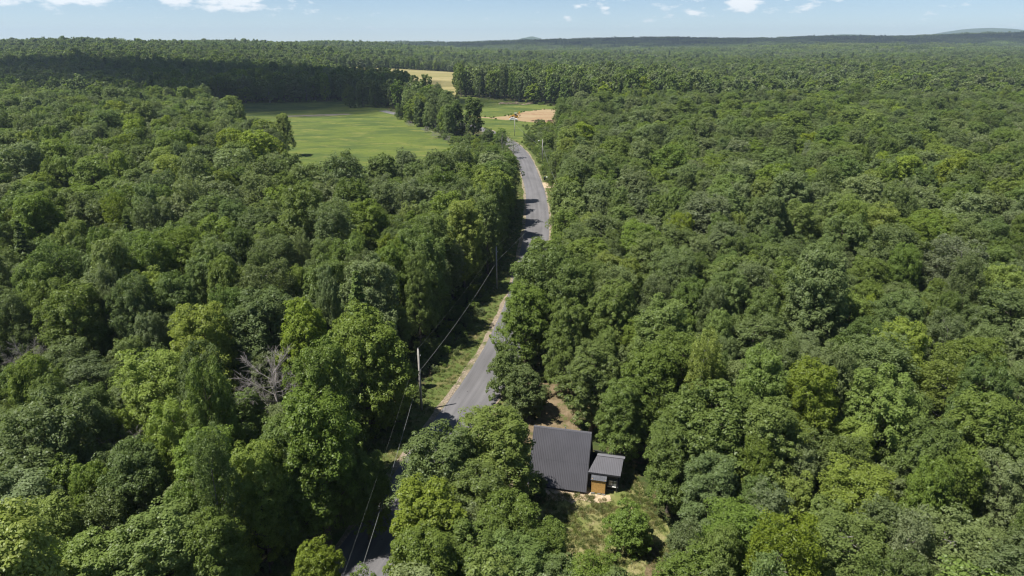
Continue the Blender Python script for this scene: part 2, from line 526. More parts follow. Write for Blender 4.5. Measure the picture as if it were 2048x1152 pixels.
terrain()
MEADOW = [(-60, 186), (-40, 178), (-30, 215), (-24, 322), (-46, 390), (-93, 520), (-128, 584), (-250, 556), (-215, 500), (-180, 420), (-136, 345), (-104, 285), (-76, 230)]
CLEARING = [(1.5, 262), (15.5, 232), (19, 312), (25, 415), (54, 420), (56, 515), (28, 545), (-34, 626), (-92, 640), (-90, 560), (-62, 500), (-34, 428), (-12, 380), (0, 335)]
HAYFIELD = [(-104, 628), (-48, 612), (-86, 1165), (-300, 1165), (-270, 1070), (-150, 800)]
YARD = [(-2, 64), (.5, 60.3), (2.6, 55), (4, 47), (15, 46), (15.5, 57), (14.5, 63), (14, 69), (3.5, 71)]
BARE = [(1, 72), (4, 70.5), (9, 70), (10, 80), (8.5, 92), (7, 100), (3.6, 97), (1, 84)]
DIRT = [(-12, 447), (-4, 440), (6, 432), (20, 423), (46, 426), (48, 505), (24, 510), (7, 494), (0, 468), (-12, 455)]
sheet('meadow', MEADOW, .020, g_meadow, .8, 4, 2)
sheet('grass_clearing', CLEARING, .012, g_meadow, .8, 4, 3)
sheet('dirt_lot', DIRT, .03, g_dirt, 1.7, 3, 4)
sheet('dirt_track', [(-62, 470), (-30, 458), (-10, 446), (-9, 452), (-30, 464), (-62, 477)], .024, g_dirt, .5, 3, 5)
sheet('lawn', YARD, .012, g_lawn, .35, 1.2, 6)
sheet('bare_soil', BARE, .016, g_soil, .5, 1.5, 7)
sheet('sand_strip', [(-.4, 64.0), (.8, 62.3), (3.2, 61.0), (6.5, 60.7), (9.2, 60.6), (10.6, 60.8), (10.4, 61.6), (8.2, 62.2), (2, 64.6)], .022, g_sand, .18, .5, 8)
sheet('driveway', [(-6.8, 66.5), (-2, 64.2), (1.4, 63.6), (1.7, 66.5), (-2, 68), (-4.8, 70.2)], .028, g_sand, .2, .8, 9)
sheet('silt_patch', [(-146, 459), (-122, 463), (-106, 476), (-112, 480), (-130, 474), (-146, 468), (-154, 463)], .035, g_grey, .8, 3, 10)
sheet('footpath', [(11.6, 46), (13.6, 46), (14.2, 53), (13.4, 57.5), (12.4, 57), (12.6, 52)], .020, g_soil, .25, .8, 12)

_hp = np.array([(x, y) for x in np.linspace(-345, -50, 60) for y in np.linspace(620, 1170, 60)])


def grid_field(name, poly, material, dz, nx=70, ny=90):
    """A field laid on rolling land as a sheet that follows it."""
    P = np.array(poly); x0, y0 = P.min(0); x1, y1 = P.max(0)
    xs = np.linspace(x0, x1, nx); ys = np.linspace(y0, y1, ny)
    X, Y = np.meshgrid(xs, ys, indexing='ij')
    V = np.stack([X, Y, hfun(X, Y) + dz], -1).reshape(-1, 3)
    Q = [(i * ny + j, (i + 1) * ny + j, (i + 1) * ny + j + 1, i * ny + j + 1) for i in range(nx - 1) for j in range(ny - 1)
         if inside(poly, (xs[i] + xs[i + 1]) / 2, (ys[j] + ys[j + 1]) / 2)]
    ob(name, new_mesh(name, [(V, np.array(Q), 0)], [material], smooth=(0,)), kind='structure')


def inside(poly, x, y):
    c = False; j = len(poly) - 1
    for i in range(len(poly)):
        xi, yi = poly[i]; xj, yj = poly[j]
        if (yi > y) != (yj > y) and x < (xj - xi) * (y - yi) / (yj - yi) + xi: c = not c
        j = i
    return c


grid_field('hayfield', HAYFIELD, g_hay, .8)
strip('grass_verge', g_verge, [-8.2, -5, HALF + .1 - 2 * HALF], .030, 25, 330, (.8, 0), seed=3)
strip('grass_verge', g_verge, [HALF - .1, 4.6, 5.8], .034, 25, 330, (0, .6), seed=4)
strip('road_shoulder', g_shoulder, [-3.85, -3.5, -HALF + .2], .044, 25, 420, (.45, 0), seed=5)
strip('road_shoulder', g_shoulder, [HALF - .2, 3.5, 3.8], .048, 25, 420, (0, .4), seed=6)
strip('road', asphalt(), [-HALF, -1.6, 0, 1.6, HALF], [.062, .095, .115, .095, .062], 0, 1e9, (.08, .08), seed=7)
sheet('driveway', [(10.4, 227), (12.5, 226.2), (16.5, 227), (20, 230), (19, 235), (14, 234.5), (11, 236), (10.2, 232)], .056, g_sand, .2, .8, 13)


# distant hills, beyond where single trees can be told apart
def far_hill(name, cx, cy, w, d, h, seed):
    r = np.random.default_rng(seed); nx, ny = 60, 14
    ph = r.uniform(0, 6, 6)
    u = np.linspace(-1, 1, nx); v = np.linspace(-1, 1, ny)
    U, Vv = np.meshgrid(u, v, indexing='ij')
    prof = np.clip(1 - U ** 2, 0, 1) ** 1.1 * np.clip(1 - Vv ** 2, 0, 1)
    q = min(1., w / 1500)
    rough = 1 + q * (.12 * np.sin(U * 9 + ph[0]) + .07 * np.sin(U * 17 + ph[1]) + .05 * np.sin(U * 31 + Vv * 4 + ph[2]))
    Z = h * prof * rough - 20
    V = np.stack([cx + U * w, cy + Vv * d, Z], -1).reshape(-1, 3)
    Q = [(i * ny + j, (i + 1) * ny + j, (i + 1) * ny + j + 1, i * ny + j + 1) for i in range(nx - 1) for j in range(ny - 1)]
    m = MATS.get('hill_woods') or mat('hill_woods', (.055, .085, .028), .95, .05, col2=(.028, .05, .02), scale=.012, bump=1., bscale=.03)
    ob(name, new_mesh(name, [(V, np.array(Q), 0)], [m], smooth=(0,)), kind='structure')


far_hill('hill', 6600, 9300, 3000, 1500, 204, 1)
far_hill('hill', 4000, 8600, 2100, 1200, 132, 2)
far_hill('hill', 225, 8800, 300, 500, 128, 3)
far_hill('hill', -2900, 9600, 2600, 1200, 76, 4)


# ------------------------------------------------------------------ tree generator
def unit(v): return v / (np.linalg.norm(v, axis=-1, keepdims=True) + 1e-9)


def leaf_quads(c, n, s, r):
    """One folded-free leaf quad per point, lying across its normal."""
    m = len(c)
    t = unit(np.cross(n, r.normal(size=(m, 3)))); b = np.cross(n, t)
    s = s[:, None]
    asp = r.uniform(.5, .8, (m, 1))
    V = np.stack([c - t * s, c + b * s * asp - t * s * .1, c + t * s, c - b * s * asp - t * s * .1], 1).reshape(-1, 3)
    return V, np.arange(m * 4).reshape(-1, 4)


def tube_np(pts, rad, sides=5):
    mb = MB().tube(pts, rad, sides, cap=False)
    return np.array([tuple(v) for v in mb.v]), np.array(mb.f)


def join(blocks):
    V = []; Q = []; o = 0
    for v, q in blocks:
        V.append(v); Q.append(q + o); o += len(v)
    return np.concatenate(V), np.concatenate(Q)


PROF = {'round': lambda t: np.sqrt(np.clip(1 - ((t - .45) / .58) ** 2, 0, 1)),
        'tall': lambda t: np.clip(np.sqrt(np.clip(1 - ((t - .38) / .64) ** 2, 0, 1)), 0, 1) * (1 - .25 * t),
        'dome': lambda t: np.sqrt(np.clip(1 - (t / 1.02) ** 2.4, 0, 1)) * (.75 + .25 * np.clip(t * 4, 0, 1)),
        'cone': lambda t: np.clip(1.02 - t, 0, 1) ** .8}


def broadleaf(seed, H, Rc, base, prof, n_b, n_t, n_l, tr, ls, flat=.75, jit=.45, bough=.36, up=.45, lean=0.):
    r = np.random.default_rng(seed)
    z0 = H * base; z1 = H * .965
    i = np.arange(n_b)
    t = (i + .5) / n_b
    t = .04 + .93 * t ** .85
    az = i * 2.39996 + r.uniform(-.5, .5, n_b)
    rr = Rc * PROF[prof](t) * r.uniform(.45, .86, n_b)
    lob = 1 + .24 * np.sin(az * 2 + r.uniform(0, 6)) * np.cos(t * 3 + r.uniform(0, 6)) + .16 * np.sin(az * 3 + t * 4 + r.uniform(0, 6))
    rr = rr * lob
    bc = np.stack([rr * np.cos(az) + lean * t * Rc, rr * np.sin(az), z0 + t * (z1 - z0) * (1 + r.uniform(-.09, .07, n_b))], 1)
    br = Rc * bough * r.uniform(.72, 1.25, n_b)
    out = unit(np.stack([np.cos(az), np.sin(az), np.full(n_b, .35)], 1))
    # tufts
    bi = np.repeat(np.arange(n_b), n_t)
    d = unit(r.normal(size=(len(bi), 3)) + .75 * out[bi] + np.array([0, 0, up]))
    tp = bc[bi] + d * (br[bi] * r.uniform(.55, 1.05, len(bi)))[:, None] * np.array([1, 1, flat + .1])
    tr_ = tr * r.uniform(.45, 1.45, len(bi))
    # leaves
    li = np.repeat(np.arange(len(bi)), n_l)
    ld = unit(r.normal(size=(len(li), 3)) + .75 * d[li] + np.array([0, 0, up]))
    lp = tp[li] + ld * (tr_[li] * r.uniform(.25, 1, len(li)) ** .45)[:, None] * np.array([1, 1, flat])
    ln = unit(ld + np.array([0, 0, .55]) + jit * r.normal(size=(len(li), 3)))
    zq = (H - ls) / np.quantile(lp[:, 2], .999); rq = Rc / np.quantile(np.hypot(lp[:, 0] - lean * Rc * .5, lp[:, 1]), .985)
    fit = np.array([rq, rq, zq]); lp = lp * fit; bc = bc * fit          # bring the crown to its stated height and spread
    lv = leaf_quads(lp, ln, ls * r.uniform(.7, 1.3, len(li)), r)
    # trunk and limbs
    bend = r.normal(size=2) * .25
    axis = lambda z: Vector((bend[0] * math.sin(z / H * 3) + lean * Rc * max(0, z - z0) / (z1 - z0), bend[1] * math.sin(z / H * 2.2), z))
    zs = np.linspace(-.3, H * .86, 7)
    r0 = .013 * H + .03 * Rc
    wood = [tube_np([axis(z) for z in zs], [max(.03, r0 * (1.25 if k == 0 else 1) * (1 - .92 * k / 6)) for k in range(7)], 7)]
    for k in range(0, n_b, 1 if n_b < 50 else 2):
        c = Vector(bc[k]); zr = max(z0 * .8, c.z - .55 * math.hypot(c.x, c.y) - .6)
        a = axis(zr); mid = a.lerp(c, .5) + Vector((0, 0, -.12 * (c - a).length)); ra = .3 * r0 * (1 - .5 * zr / H)
        wood.append(tube_np([a, mid, c], [ra, ra * .65, ra * .25], 4))
    return lv, join(wood)


def conifer(seed, H, Rc, n_w=22, n_br=9, n_l=16, ls=.34):
    r = np.random.default_rng(seed); P = []; Nn = []; wood = [tube_np([(0, 0, -.3), (0, 0, H * .5), (0, 0, H * .99)], [.018 * H, .011 * H, .02], 6)]
    for w in range(n_w):
        t = w / (n_w - 1); z = H * (.14 + .84 * t); L_ = Rc * (1 - t) ** .85 * 1.0 + .25
        for b in range(n_br):
            a = 2 * math.pi * (b + r.uniform(-.3, .3)) / n_br + w * .7; l = L_ * r.uniform(.7, 1.1)
            s = np.sqrt(r.uniform(.05, 1, n_l)) * l
            side = r.normal(size=n_l) * .16 * l * (s / l)
            x = s * math.cos(a) - side * math.sin(a); y = s * math.sin(a) + side * math.cos(a)
            P.append(np.stack([x, y, z - .32 * s + .1 * s * s / max(l, .1) + r.normal(size=n_l) * .08], 1))
            Nn.append(unit(np.stack([np.full(n_l, .35 * math.cos(a)), np.full(n_l, .35 * math.sin(a)), np.ones(n_l)], 1) + .4 * r.normal(size=(n_l, 3))))
    P = np.concatenate(P); Nn = np.concatenate(Nn)
    return leaf_quads(P, Nn, ls * r.uniform(.7, 1.3, len(P)), r), join(wood)


def dead_tree(seed, H, spread, n1=18, n2=10, n3=8):
    r = random.Random(seed); wood = []

    def rv(s): return Vector((r.gauss(0, s), r.gauss(0, s), r.gauss(0, s)))
    top = Vector((r.gauss(0, .5), r.gauss(0, .5), H * .8))
    wood.append(tube_np([(0, 0, -.3), (top.x * .4, top.y * .4, H * .4), top], [.011 * H, .007 * H, .02], 6))
    for i in range(n1):
        t = .32 + .6 * i / n1; a = Vector((top.x * t, top.y * t, H * .8 * t)); az = i * 2.4 + r.uniform(-.4, .4)
        l = spread * r.uniform(.7, 1.1) * (1.15 - .5 * t)
        e = a + Vector((math.cos(az) * l, math.sin(az) * l, l * r.uniform(.55, 1.0)))
        m = a.lerp(e, .5) + rv(.2) + Vector((0, 0, -.1 * l))
        wood.append(tube_np([a, m, e], [.036, .024, .010], 4))
        for j in range(n2):
            s = .3 + .68 * j / n2; b = a.lerp(m, s * 2) if s < .5 else m.lerp(e, s * 2 - 1)
            d = (e - a).normalized() + rv(.55); d.normalize(); l2 = l * r.uniform(.3, .55)
            e2 = b + d * l2 + Vector((0, 0, .12 * l2)); m2 = b.lerp(e2, .5) + rv(.1)
            wood.append(tube_np([b, m2, e2], [.015, .011, .007], 3))
            for k in range(n3):
                q = b.lerp(e2, .25 + .7 * k / n3); d3 = (e2 - b).normalized() + rv(.6); d3.normalize()
                wood.append(tube_np([q, q + d3 * l2 * r.uniform(.3, .6)], [.009, .006], 3))
    return join(wood)


class Variant:
    def __init__(self, name, H, Rc, leaf, wood, bark, lean=0):
        self.H, self.Rc = H, Rc
        self.crown = new_mesh(name + '_crown', [(*leaf, 0)], [LEAF]) if leaf is not None else None
        self.trunk = new_mesh(name + '_trunk', [(*wood, 0)], [bark], smooth=(0,))
        self.leaf, self.wood, self.bark, self.name = leaf, wood, bark, name
        self._full = None

    def full(self):
        if self._full is None:
            bl = []
            if self.leaf is not None:
                q = self.leaf[0].reshape(-1, 4, 3)
                if len(q) > 12000:                    # farther trees carry fewer, larger leaves
                    q = q[::2]; c_ = q.mean(1, keepdims=True); q = c_ + (q - c_) * 1.36
                bl.append((q.reshape(-1, 3), np.arange(len(q) * 4).reshape(-1, 4), 0))
            bl.append((*self.wood, 1))
            lm = LEAF_GREY if 'aspen' in self.name else LEAF_DARK if 'conifer' in self.name else LEAF_FAR
            self._full = new_mesh(self.name + '_whole', bl, [lm, self.bark])
        return self._full


def V_(name, H, Rc, bark, *a, **k):
    lv, wd = broadleaf(*([a[0], H, Rc] + list(a[1:])), **k)
    return Variant(name, H, Rc, lv, wd, bark)


VAR = {
    'maple': [V_('maple', 16, 4.4, BARK, 101 + i, .15, ('round', 'tall', 'dome', 'dome', 'round')[i], 66, 11, 78, .74, .105, .78, .34, .38) for i in range(5)],
    'big_maple': [V_('big_maple', 14, 5.8, BARK, 201 + i, .10, ('dome', 'round')[i], 96, 12, 70, .74, .112, .78, .34, .30) for i in range(2)],
    'ash': [V_('ash', 16, 4.4, BARK, 301 + i, .15, ('round', 'dome', 'dome')[i], 66, 10, 74, .85, .100, .55, .45, .38) for i in range(3)],
    'aspen': [V_('aspen', 17, 3.4, PALEBARK, 401 + i, .16, ('tall', 'round', 'tall')[i], 60, 10, 62, .58, .088, .95, .85, .42) for i in range(3)],
    'small': [V_('small', 7.5, 3.1, BARK, 501 + i, .06, ('round', 'dome')[i], 46, 11, 54, .50, .095, .8, .5, .38) for i in range(2)],
    'hedge': [V_('hedge', 18, 5.0, BARK, 551 + i, .03, ('tall', 'dome')[i], 64, 10, 34, .80, .22, .8, .45, .32) for i in range(2)],
}
VAR['conifer'] = [Variant('conifer', 17, 3.2, *conifer(601, 17, 3.2), BARK)]
VAR['dead'] = [Variant('dead', 13, 3.6, None, dead_tree(701 + i, 13, 3.6), DEADBARK) for i in range(2)]


def sparse(seed):
    lv, wd = broadleaf(seed, 12, 2.6, .2, 'tall', 26, 5, 16, .5, .10, .8, .8, .42)
    return Variant('sparse', 12, 2.6, lv, wd, PALEBARK)


VAR['sparse'] = [sparse(801)]

# ------------------------------------------------------------------ where the trees stand
F_ = 1366.0
cp, sp = math.cos(R(PITCH)), math.sin(R(PITCH))


def site(px, py, h):
    """Ground position of a tree of height h whose crown top was sighted at that bearing."""
    u = (px - 1024) / F_; v = (576 - py) / F_
    t = (h - CAM_H) / (-sp + v * cp)
    return u * t, (cp + v * sp) * t


def look(x, y, z):
    d = y * cp + (CAM_H - z) * sp; up = y * sp + (z - CAM_H) * cp
    return 1024 + F_ * x / d, 576 - F_ * up / d, F_ / d


TREES = []      # dicts


def put(x, y, h, rc, kind, tint, label=None, group=None, rz=None):
    TREES.append(dict(x=x, y=y, h=h, rc=rc, kind=kind, tint=tint, label=label, group=group, rz=rz if rz is not None else random.uniform(0, 6.28)))


CAT = {'maple': 'maple tree', 'big_maple': 'maple tree', 'ash': 'tree', 'aspen': 'aspen tree', 'small': 'small tree', 'conifer': 'conifer', 'dead': 'dead tree', 'sparse': 'tree', 'hedge': 'tree'}
# sighted trees: crown top bearing (x, y in the photograph), height, crown radius, kind, tint, label
SEEN = [
    # round the cabin
    (1012, 692, 7.6, 2.9, 'small', 'd', 'small dark round tree overhanging the asphalt edge, upper of the roadside pair'),
    (1049, 729, 7.4, 3.2, 'small', 'd', 'small dark round tree beside bare sandy ground, lower of the roadside pair'),
    (1190, 685, 12.5, 4.2, 'maple', 'n', 'leafy maple directly behind the cabin roof ridge'),
    (1262, 1010, 5.2, 2.4, 'small', 'n', 'small bushy tree standing alone in the yard in front of the annex'),
    (985, 822, 12.5, 4.6, 'maple', 'y', 'full green maple crowding the left edge of the cabin roof'),
    (876, 862, 12.5, 4.5, 'maple', 'n', 'maple leaning over the shaded road just below the sunlit asphalt'),
    (852, 960, 12.5, 4.0, 'maple', 'y', 'bright green maple hanging over the shaded lower road'),
    (846, 1062, 12.0, 3.4, 'maple', 'n', 'maple at the lower road edge near the bottom of the photo'),
    (955, 932, 11.0, 3.6, 'ash', 'n', 'feathery tree between the lower road and the cabin sand strip'),
    (1012, 990, 10.5, 3.5, 'ash', 'n', 'feathery tree in front of the wooden post by the cabin'),
    (1098, 1042, 9.5, 2.3, 'aspen', 'n', 'loose leafy tree on the near left corner of the lawn'),
    (930, 1062, 10.5, 3.8, 'maple', 'n', 'maple at the bottom edge between lower road and lawn'),
    (1030, 1075, 10.0, 3.6, 'ash', 'n', 'feathery tree at the bottom edge below the wooden post'),
    (1188, 1116, 8.5, 2.8, 'ash', 'n', 'leafy crown at the bottom edge below the lawn'),
    (1395, 1104, 9.0, 3.2, 'aspen', 'n', 'loose crown at the bottom edge beside the footpath'),
    (1120, 1118, 8.5, 2.4, 'aspen', 'g', 'pale loose crown at the bottom edge below the lawn left corner'),
    (1352, 838, 11.0, 3.4, 'maple', 'n', 'maple between the annex and the huge domed maple'),
    (1442, 768, 14.5, 6.6, 'big_maple', 'n', 'huge domed maple right of the cabin annex, broadest crown in the photo'),
    (1545, 800, 14.0, 4.2, 'maple', 'n', 'maple joined to the right flank of the huge domed maple'),
    (1428, 912, 11.0, 3.4, 'maple', 'd', 'dark lower maple under the huge domed maple beside the lawn'),
    (1310, 690, 14.0, 4.4, 'maple', 'n', 'maple standing behind the annex in front of the taller right forest'),
    (1250, 760, 11.0, 3.0, 'maple', 'n', 'maple behind the gap between cabin and annex'),
    (1330, 592, 16.0, 4.6, 'maple', 'n', 'tall full maple two crowns right of the road behind the cabin'),
    (1086, 492, 17.0, 6.3, 'big_maple', 'n', 'tall maple leaning over and hiding the road beside the second pole'),
    (1098, 472, 14.0, 5.6, 'maple', 'n', 'maple overhanging the road just past the second pole'),
    (1150, 520, 17.0, 4.2, 'maple', 'n', 'tall maple beside the one that hides the road'),
    (1052, 566, 14.0, 4.6, 'maple', 'n', 'maple at the road edge opposite the cable span between poles'),
    (1136, 600, 14.0, 3.4, 'maple', 'n', 'maple with bare trunks showing above the shaded forest gap'),
    (1230, 560, 16.0, 4.3, 'maple', 'n', 'tall maple behind the shaded forest gap'),
    # left of the road
    (718, 612, 17.0, 6.2, 'big_maple', 'n', 'broad heavy maple left of the nearest utility pole'),
    (836, 452, 18.5, 5.2, 'big_maple', 'n', 'tall broad maple left of the second utility pole'),
    (925, 398, 18.5, 4.6, 'maple', 'y', 'bright yellow-green maple behind the second utility pole'),
    (648, 512, 17.0, 4.4, 'maple', 'n', 'maple behind the broad heavy maple left of the nearest pole'),
    (545, 688, 14.0, 5.4, 'dead', 'n', 'bare grey dead tree with spreading branches in the left forest'),
    (632, 680, 18.0, 3.9, 'maple', 'n', 'tall maple between the bare dead tree and the shaded road'),
    (28, 655, 14.0, 3.4, 'dead', 'n', 'bare dead tree at the left edge of the photo'),
    (238, 832, 11.0, 2.6, 'dead', 'n', 'thin bare dead tree beside the bright conical maple'),
    (88, 786, 15.0, 6.0, 'big_maple', 'g', 'very broad grey-green tree at the left edge, lower half'),
    (338, 800, 14.5, 2.9, 'maple', 'y', 'bright green conical maple rising alone in the lower left forest'),
    (405, 858, 14.0, 4.0, 'maple', 'n', 'maple right of the bright conical maple in the lower left forest'),
    (262, 888, 13.5, 3.6, 'maple', 'd', 'dark maple below the bright conical maple'),
    (505, 880, 14.0, 3.2, 'maple', 'y', 'yellowish maple with thin crown in the lower left forest'),
    (570, 826, 14.5, 4.0, 'maple', 'n', 'maple directly below the big bare dead tree'),
    (622, 778, 17.0, 4.4, 'maple', 'n', 'maple on the left road bank below the tall roadside maples'),
    (62, 1012, 12.0, 4.2, 'ash', 'y', 'light green feathery tree in the lower left corner'),
    (300, 1030, 13.0, 4.4, 'maple', 'n', 'full maple at the bottom edge in the left forest'),
    (405, 1035, 12.5, 3.2, 'maple', 'n', 'maple at the bottom edge left of the dark roadside gap'),
    (190, 1085, 12.0, 4.4, 'maple', 'n', 'broad crown on the bottom edge near the lower left corner'),
    (628, 1088, 9.0, 2.3, 'maple', 'y', 'young bright maple at the bottom edge beside the shaded road'),
    (725, 905, 10.0, 2.4, 'maple', 'd', 'slim dark maple on the shaded bank left of the road'),
    (300, 398, 18.0, 5.4, 'big_maple', 'd', 'big dark maple in the middle of the left forest'),
    (432, 468, 17.0, 4.0, 'ash', 'g', 'pale blue-green tree in the middle of the left forest'),
    (395, 606, 16.5, 4.4, 'maple', 'y', 'bright yellow-green maple in the middle of the left forest'),
    (290, 532, 16.5, 3.6, 'aspen', 'y', 'light green soft tree above the bright maple in the left forest'),
    (90, 556, 16.0, 3.6, 'maple', 'n', 'maple with yellowish tip near the left edge'),
    (300, 702, 15.0, 4.6, 'ash', 'y', 'light green feathery tree left of the big bare dead tree'),
    (600, 596, 16.5, 3.6, 'maple', 'y', 'light green maple above the big bare dead tree'),
    (525, 520, 17.0, 4.2, 'aspen', 'g', 'soft grey-green tree in the upper middle of the left forest'),
    # right forest
    (1634, 716, 16.0, 3.4, 'maple', 'y', 'bright yellow-green maple standing out in the right forest'),
    (1770, 402, 17.0, 4.6, 'ash', 'y', 'yellow-green feathery tree beside the dark hole in the right forest'),
    (1922, 470, 17.0, 4.8, 'aspen', 's', 'silvery grey aspen with pale trunk near the right edge'),
    (2012, 528, 16.0, 4.0, 'maple', 'y', 'bright green maple touching the right edge of the photo'),
    (1816, 640, 15.5, 4.0, 'maple', 'y', 'light green maple in the middle of the right forest'),
    (1510, 520, 16.5, 4.0, 'aspen', 'g', 'grey-green soft tree in the middle of the right forest'),
    (1588, 942, 9.0, 2.9, 'small', 'y', 'low yellowish bushy tree below the huge domed maple'),
    (1730, 932, 10.5, 4.0, 'ash', 'y', 'yellowish feathery tree in the lower right forest'),
    (1880, 845, 13.0, 3.6, 'maple', 'n', 'maple below the brown forest floor gap'),
    (1985, 782, 14.5, 4.2, 'maple', 'n', 'full maple at the right edge, lower half'),
    (1480, 1012, 10.0, 3.8, 'aspen', 'n', 'loose leafy tree in the dark hollow below the huge domed maple'),
    (1700, 1040, 10.0, 4.2, 'aspen', 'n', 'loose crown in the lower right forest near the bottom edge'),
    (1905, 1030, 11.0, 4.4, 'aspen', 'g', 'grey-green loose tree in the lower right corner'),
    # beyond the near woods, singled out by the clearings
    (945, 193, 20.0, 6.5, 'hedge', 'd', 'dark tall tree ending the hedgerow beside the road bend', 'hedgerow'),
    (912, 200, 18.0, 5.0, 'hedge', 'd', 'second hedgerow tree left of the road bend', 'hedgerow'),
    (892, 188, 19.0, 5.2, 'hedge', 'd', 'third hedgerow tree left of the road bend', 'hedgerow'),
    (866, 182, 20.0, 5.4, 'hedge', 'd', 'pointed dark hedgerow tree in the middle of the row', 'hedgerow'),
    (838, 192, 17.0, 4.6, 'hedge', 'd', 'hedgerow tree left of the pointed middle one', 'hedgerow'),
    (818, 198, 14.0, 4.2, 'hedge', 'n', 'lower hedgerow tree near the far left end of the row', 'hedgerow'),
    (800, 206, 10.0, 3.4, 'small', 'd', 'bushy small tree at the far end of the hedgerow', 'hedgerow'),
    (800, 149, 21.0, 4.6, 'sparse', 's', 'pale thin-crowned tree before the tan hayfield, left of two', 'hedgerow'),
    (828, 156, 19.0, 4.2, 'sparse', 's', 'pale thin-crowned tree before the tan hayfield, right of two', 'hedgerow'),
    (772, 150, 22.0, 6.0, 'hedge', 'd', 'tall dark tree at the far meadow corner beside the pale thin trees', 'hedgerow'),
    (748, 162, 19.0, 5.5, 'hedge', 'd', 'dark tree second left of the pale thin trees', 'hedgerow'),
    (722, 158, 20.0, 5.5, 'hedge', 'd', 'dark tree third left of the pale thin trees', 'hedgerow'),
    (697, 168, 17.0, 5.0, 'hedge', 'n', 'tree fourth left of the pale thin trees at the meadow top', 'hedgerow'),
    (772, 310, 14.5, 3.8, 'maple', 'd', 'dark tree standing out against the meadow', 'hedgerow'),
    (690, 300, 14.0, 2.9, 'maple', 'n', 'slim tree at the near corner of the meadow', 'hedgerow'),
    (563, 226, 18.0, 4.6, 'maple', 'y', 'bright green tree silhouetted against the meadow', 'hedgerow'),
    (402, 193, 18.0, 5.4, 'maple', 'y', 'tall bright tree at the top of the left wood beside the meadow', 'hedgerow'),
    (1236, 192, 19.0, 7.0, 'hedge', 'd', 'dark bushy poplar right of the dirt lot', 'hedgerow'),
    (1008, 260, 10.0, 4.4, 'sparse', 'g', 'sparse half-bare tree with the road showing through it', 'hedgerow'),
    (985, 288, 7.5, 3.4, 'small', 'n', 'low round tree left of the road just before the bend'),
    (1018, 306, 6.5, 2.9, 'small', 'n', 'low round tree at the left road edge below the half-bare tree'),
    (960, 302, 7.5, 3.6, 'small', 'd', 'low dark tree at the near end of the fallen branches'),
    (1000, 322, 8.0, 3.2, 'small', 'n', 'low tree above the near left wood beside the road'),
    (930, 312, 8.5, 3.6, 'small', 'd', 'low dark tree between meadow corner and road'),
    (972, 334, 9.0, 3.4, 'small', 'n', 'small tree on top of the near left wood, close to the road'),
    (1001, 256, 8.5, 3.6, 'small', 'n', 'leafy low tree screening the road bend before the hedgerow end'),
    (976, 254, 8.5, 3.6, 'small', 'd', 'dark low tree between the road bend and the end hedgerow tree'),
    (1062, 268, 4.0, 2.2, 'small', 'd', 'dark round bush in the green clearing right of the farthest pole'),
    (1096, 262, 9.0, 3.6, 'small', 'n', 'leafy tree at the clearing edge above the lamp pole'),
    (1026, 276, 8.5, 3.4, 'sparse', 'g', 'thin half-bare sapling over the road bend', 'hedgerow'),
]
for s in SEEN:
    px, py, h, rc, kd, ti, la = s[:7]
    x, y = site(px, py, h)
    put(x, y, h, rc, kd, ti, la)
HAND = len(TREES)

CELL = 16.0
GRID = {}


def gadd(x, y, r):
    GRID.setdefault((int(x // CELL), int(y // CELL)), []).append((x, y, r))


def gfree(x, y, r, k):
    i, j = int(x // CELL), int(y // CELL)
    for a in (-1, 0, 1):
        for b in (-1, 0, 1):
            for (u, v, q) in GRID.get((i + a, j + b), ()):
                if (x - u) ** 2 + (y - v) ** 2 < (k * (r + q)) ** 2: return False
    return True


for t in TREES: gadd(t['x'], t['y'], t['rc'])
LOWZONE = [(-5, 70), (12, 68), (12, 90), (9, 102), (1.5, 106), (-2, 98)]
GLADE = [(-350, 672), (-296, 672), (-250, 560), (-292, 552)]
sheet('glade', GLADE, .02, g_meadow, .8, 4, 15)
CLEAR = [MEADOW, CLEARING, HAYFIELD, DIRT, GLADE]


def open_ground(x, y, m):
    if y < 1250:
        if y < 520:
            o = road_off(x, y)
            lim_l = (8.4 if y < 74 else 13.0 if y < 92 else 12.6 if y < 132 else 8.5) + .3 * max(0, m - 4.)
            lim_r = 6.6 if y < 160 else 7.4
            if y > 225: lim_l, lim_r = 9.0, 7.0
            if -lim_l < o < lim_r: return True
            if y > 206 and -60 < o <= -lim_l and x > -32: return True          # low scrub only beyond the near wood
        for P in CLEAR:
            if inside(P, x, y): return True
        if 0 < x < 60 and 225 < y < 520 and inside(CLEARING, x - .75 * m, y): return True
        if y < 110:
            if inside(LOWZONE, x, y) or (-10 < x < 2 and 50 < y < 76): return True
            if inside(YARD, x, y) or inside(BARE, x, y): return True
            if 1 < x < 17 and 48 < y < 73: return True
    return False


def tintpick(x, y, r):
    f = math.sin(x * .031 + 1.7) * math.sin(y * .023 + .4) + .7 * math.sin(x * .013 - y * .017)
    q = r.random() + .16 * f
    if x < 0: q -= .05
    if q < .13: return 'g'
    if q < .40: return 'd'
    if q < .84: return 'n'
    return 'y'


def kindpick(x, y, r):
    f = math.sin(x * .021 + .9) * math.sin(y * .018 + 2.4)
    q = r.random() + .13 * f
    if q < .44: return 'maple'
    if q < .68: return 'ash'
    if q < .90: return 'aspen'
    if q < .918: return 'conifer'
    return 'maple'


PROTECT = [(470, 690, 610, 775, 76), (0, 640, 60, 690, 80), (222, 830, 262, 880, 58)]      # bare trees seen clear of the leafy ones
pr = random.Random(5)
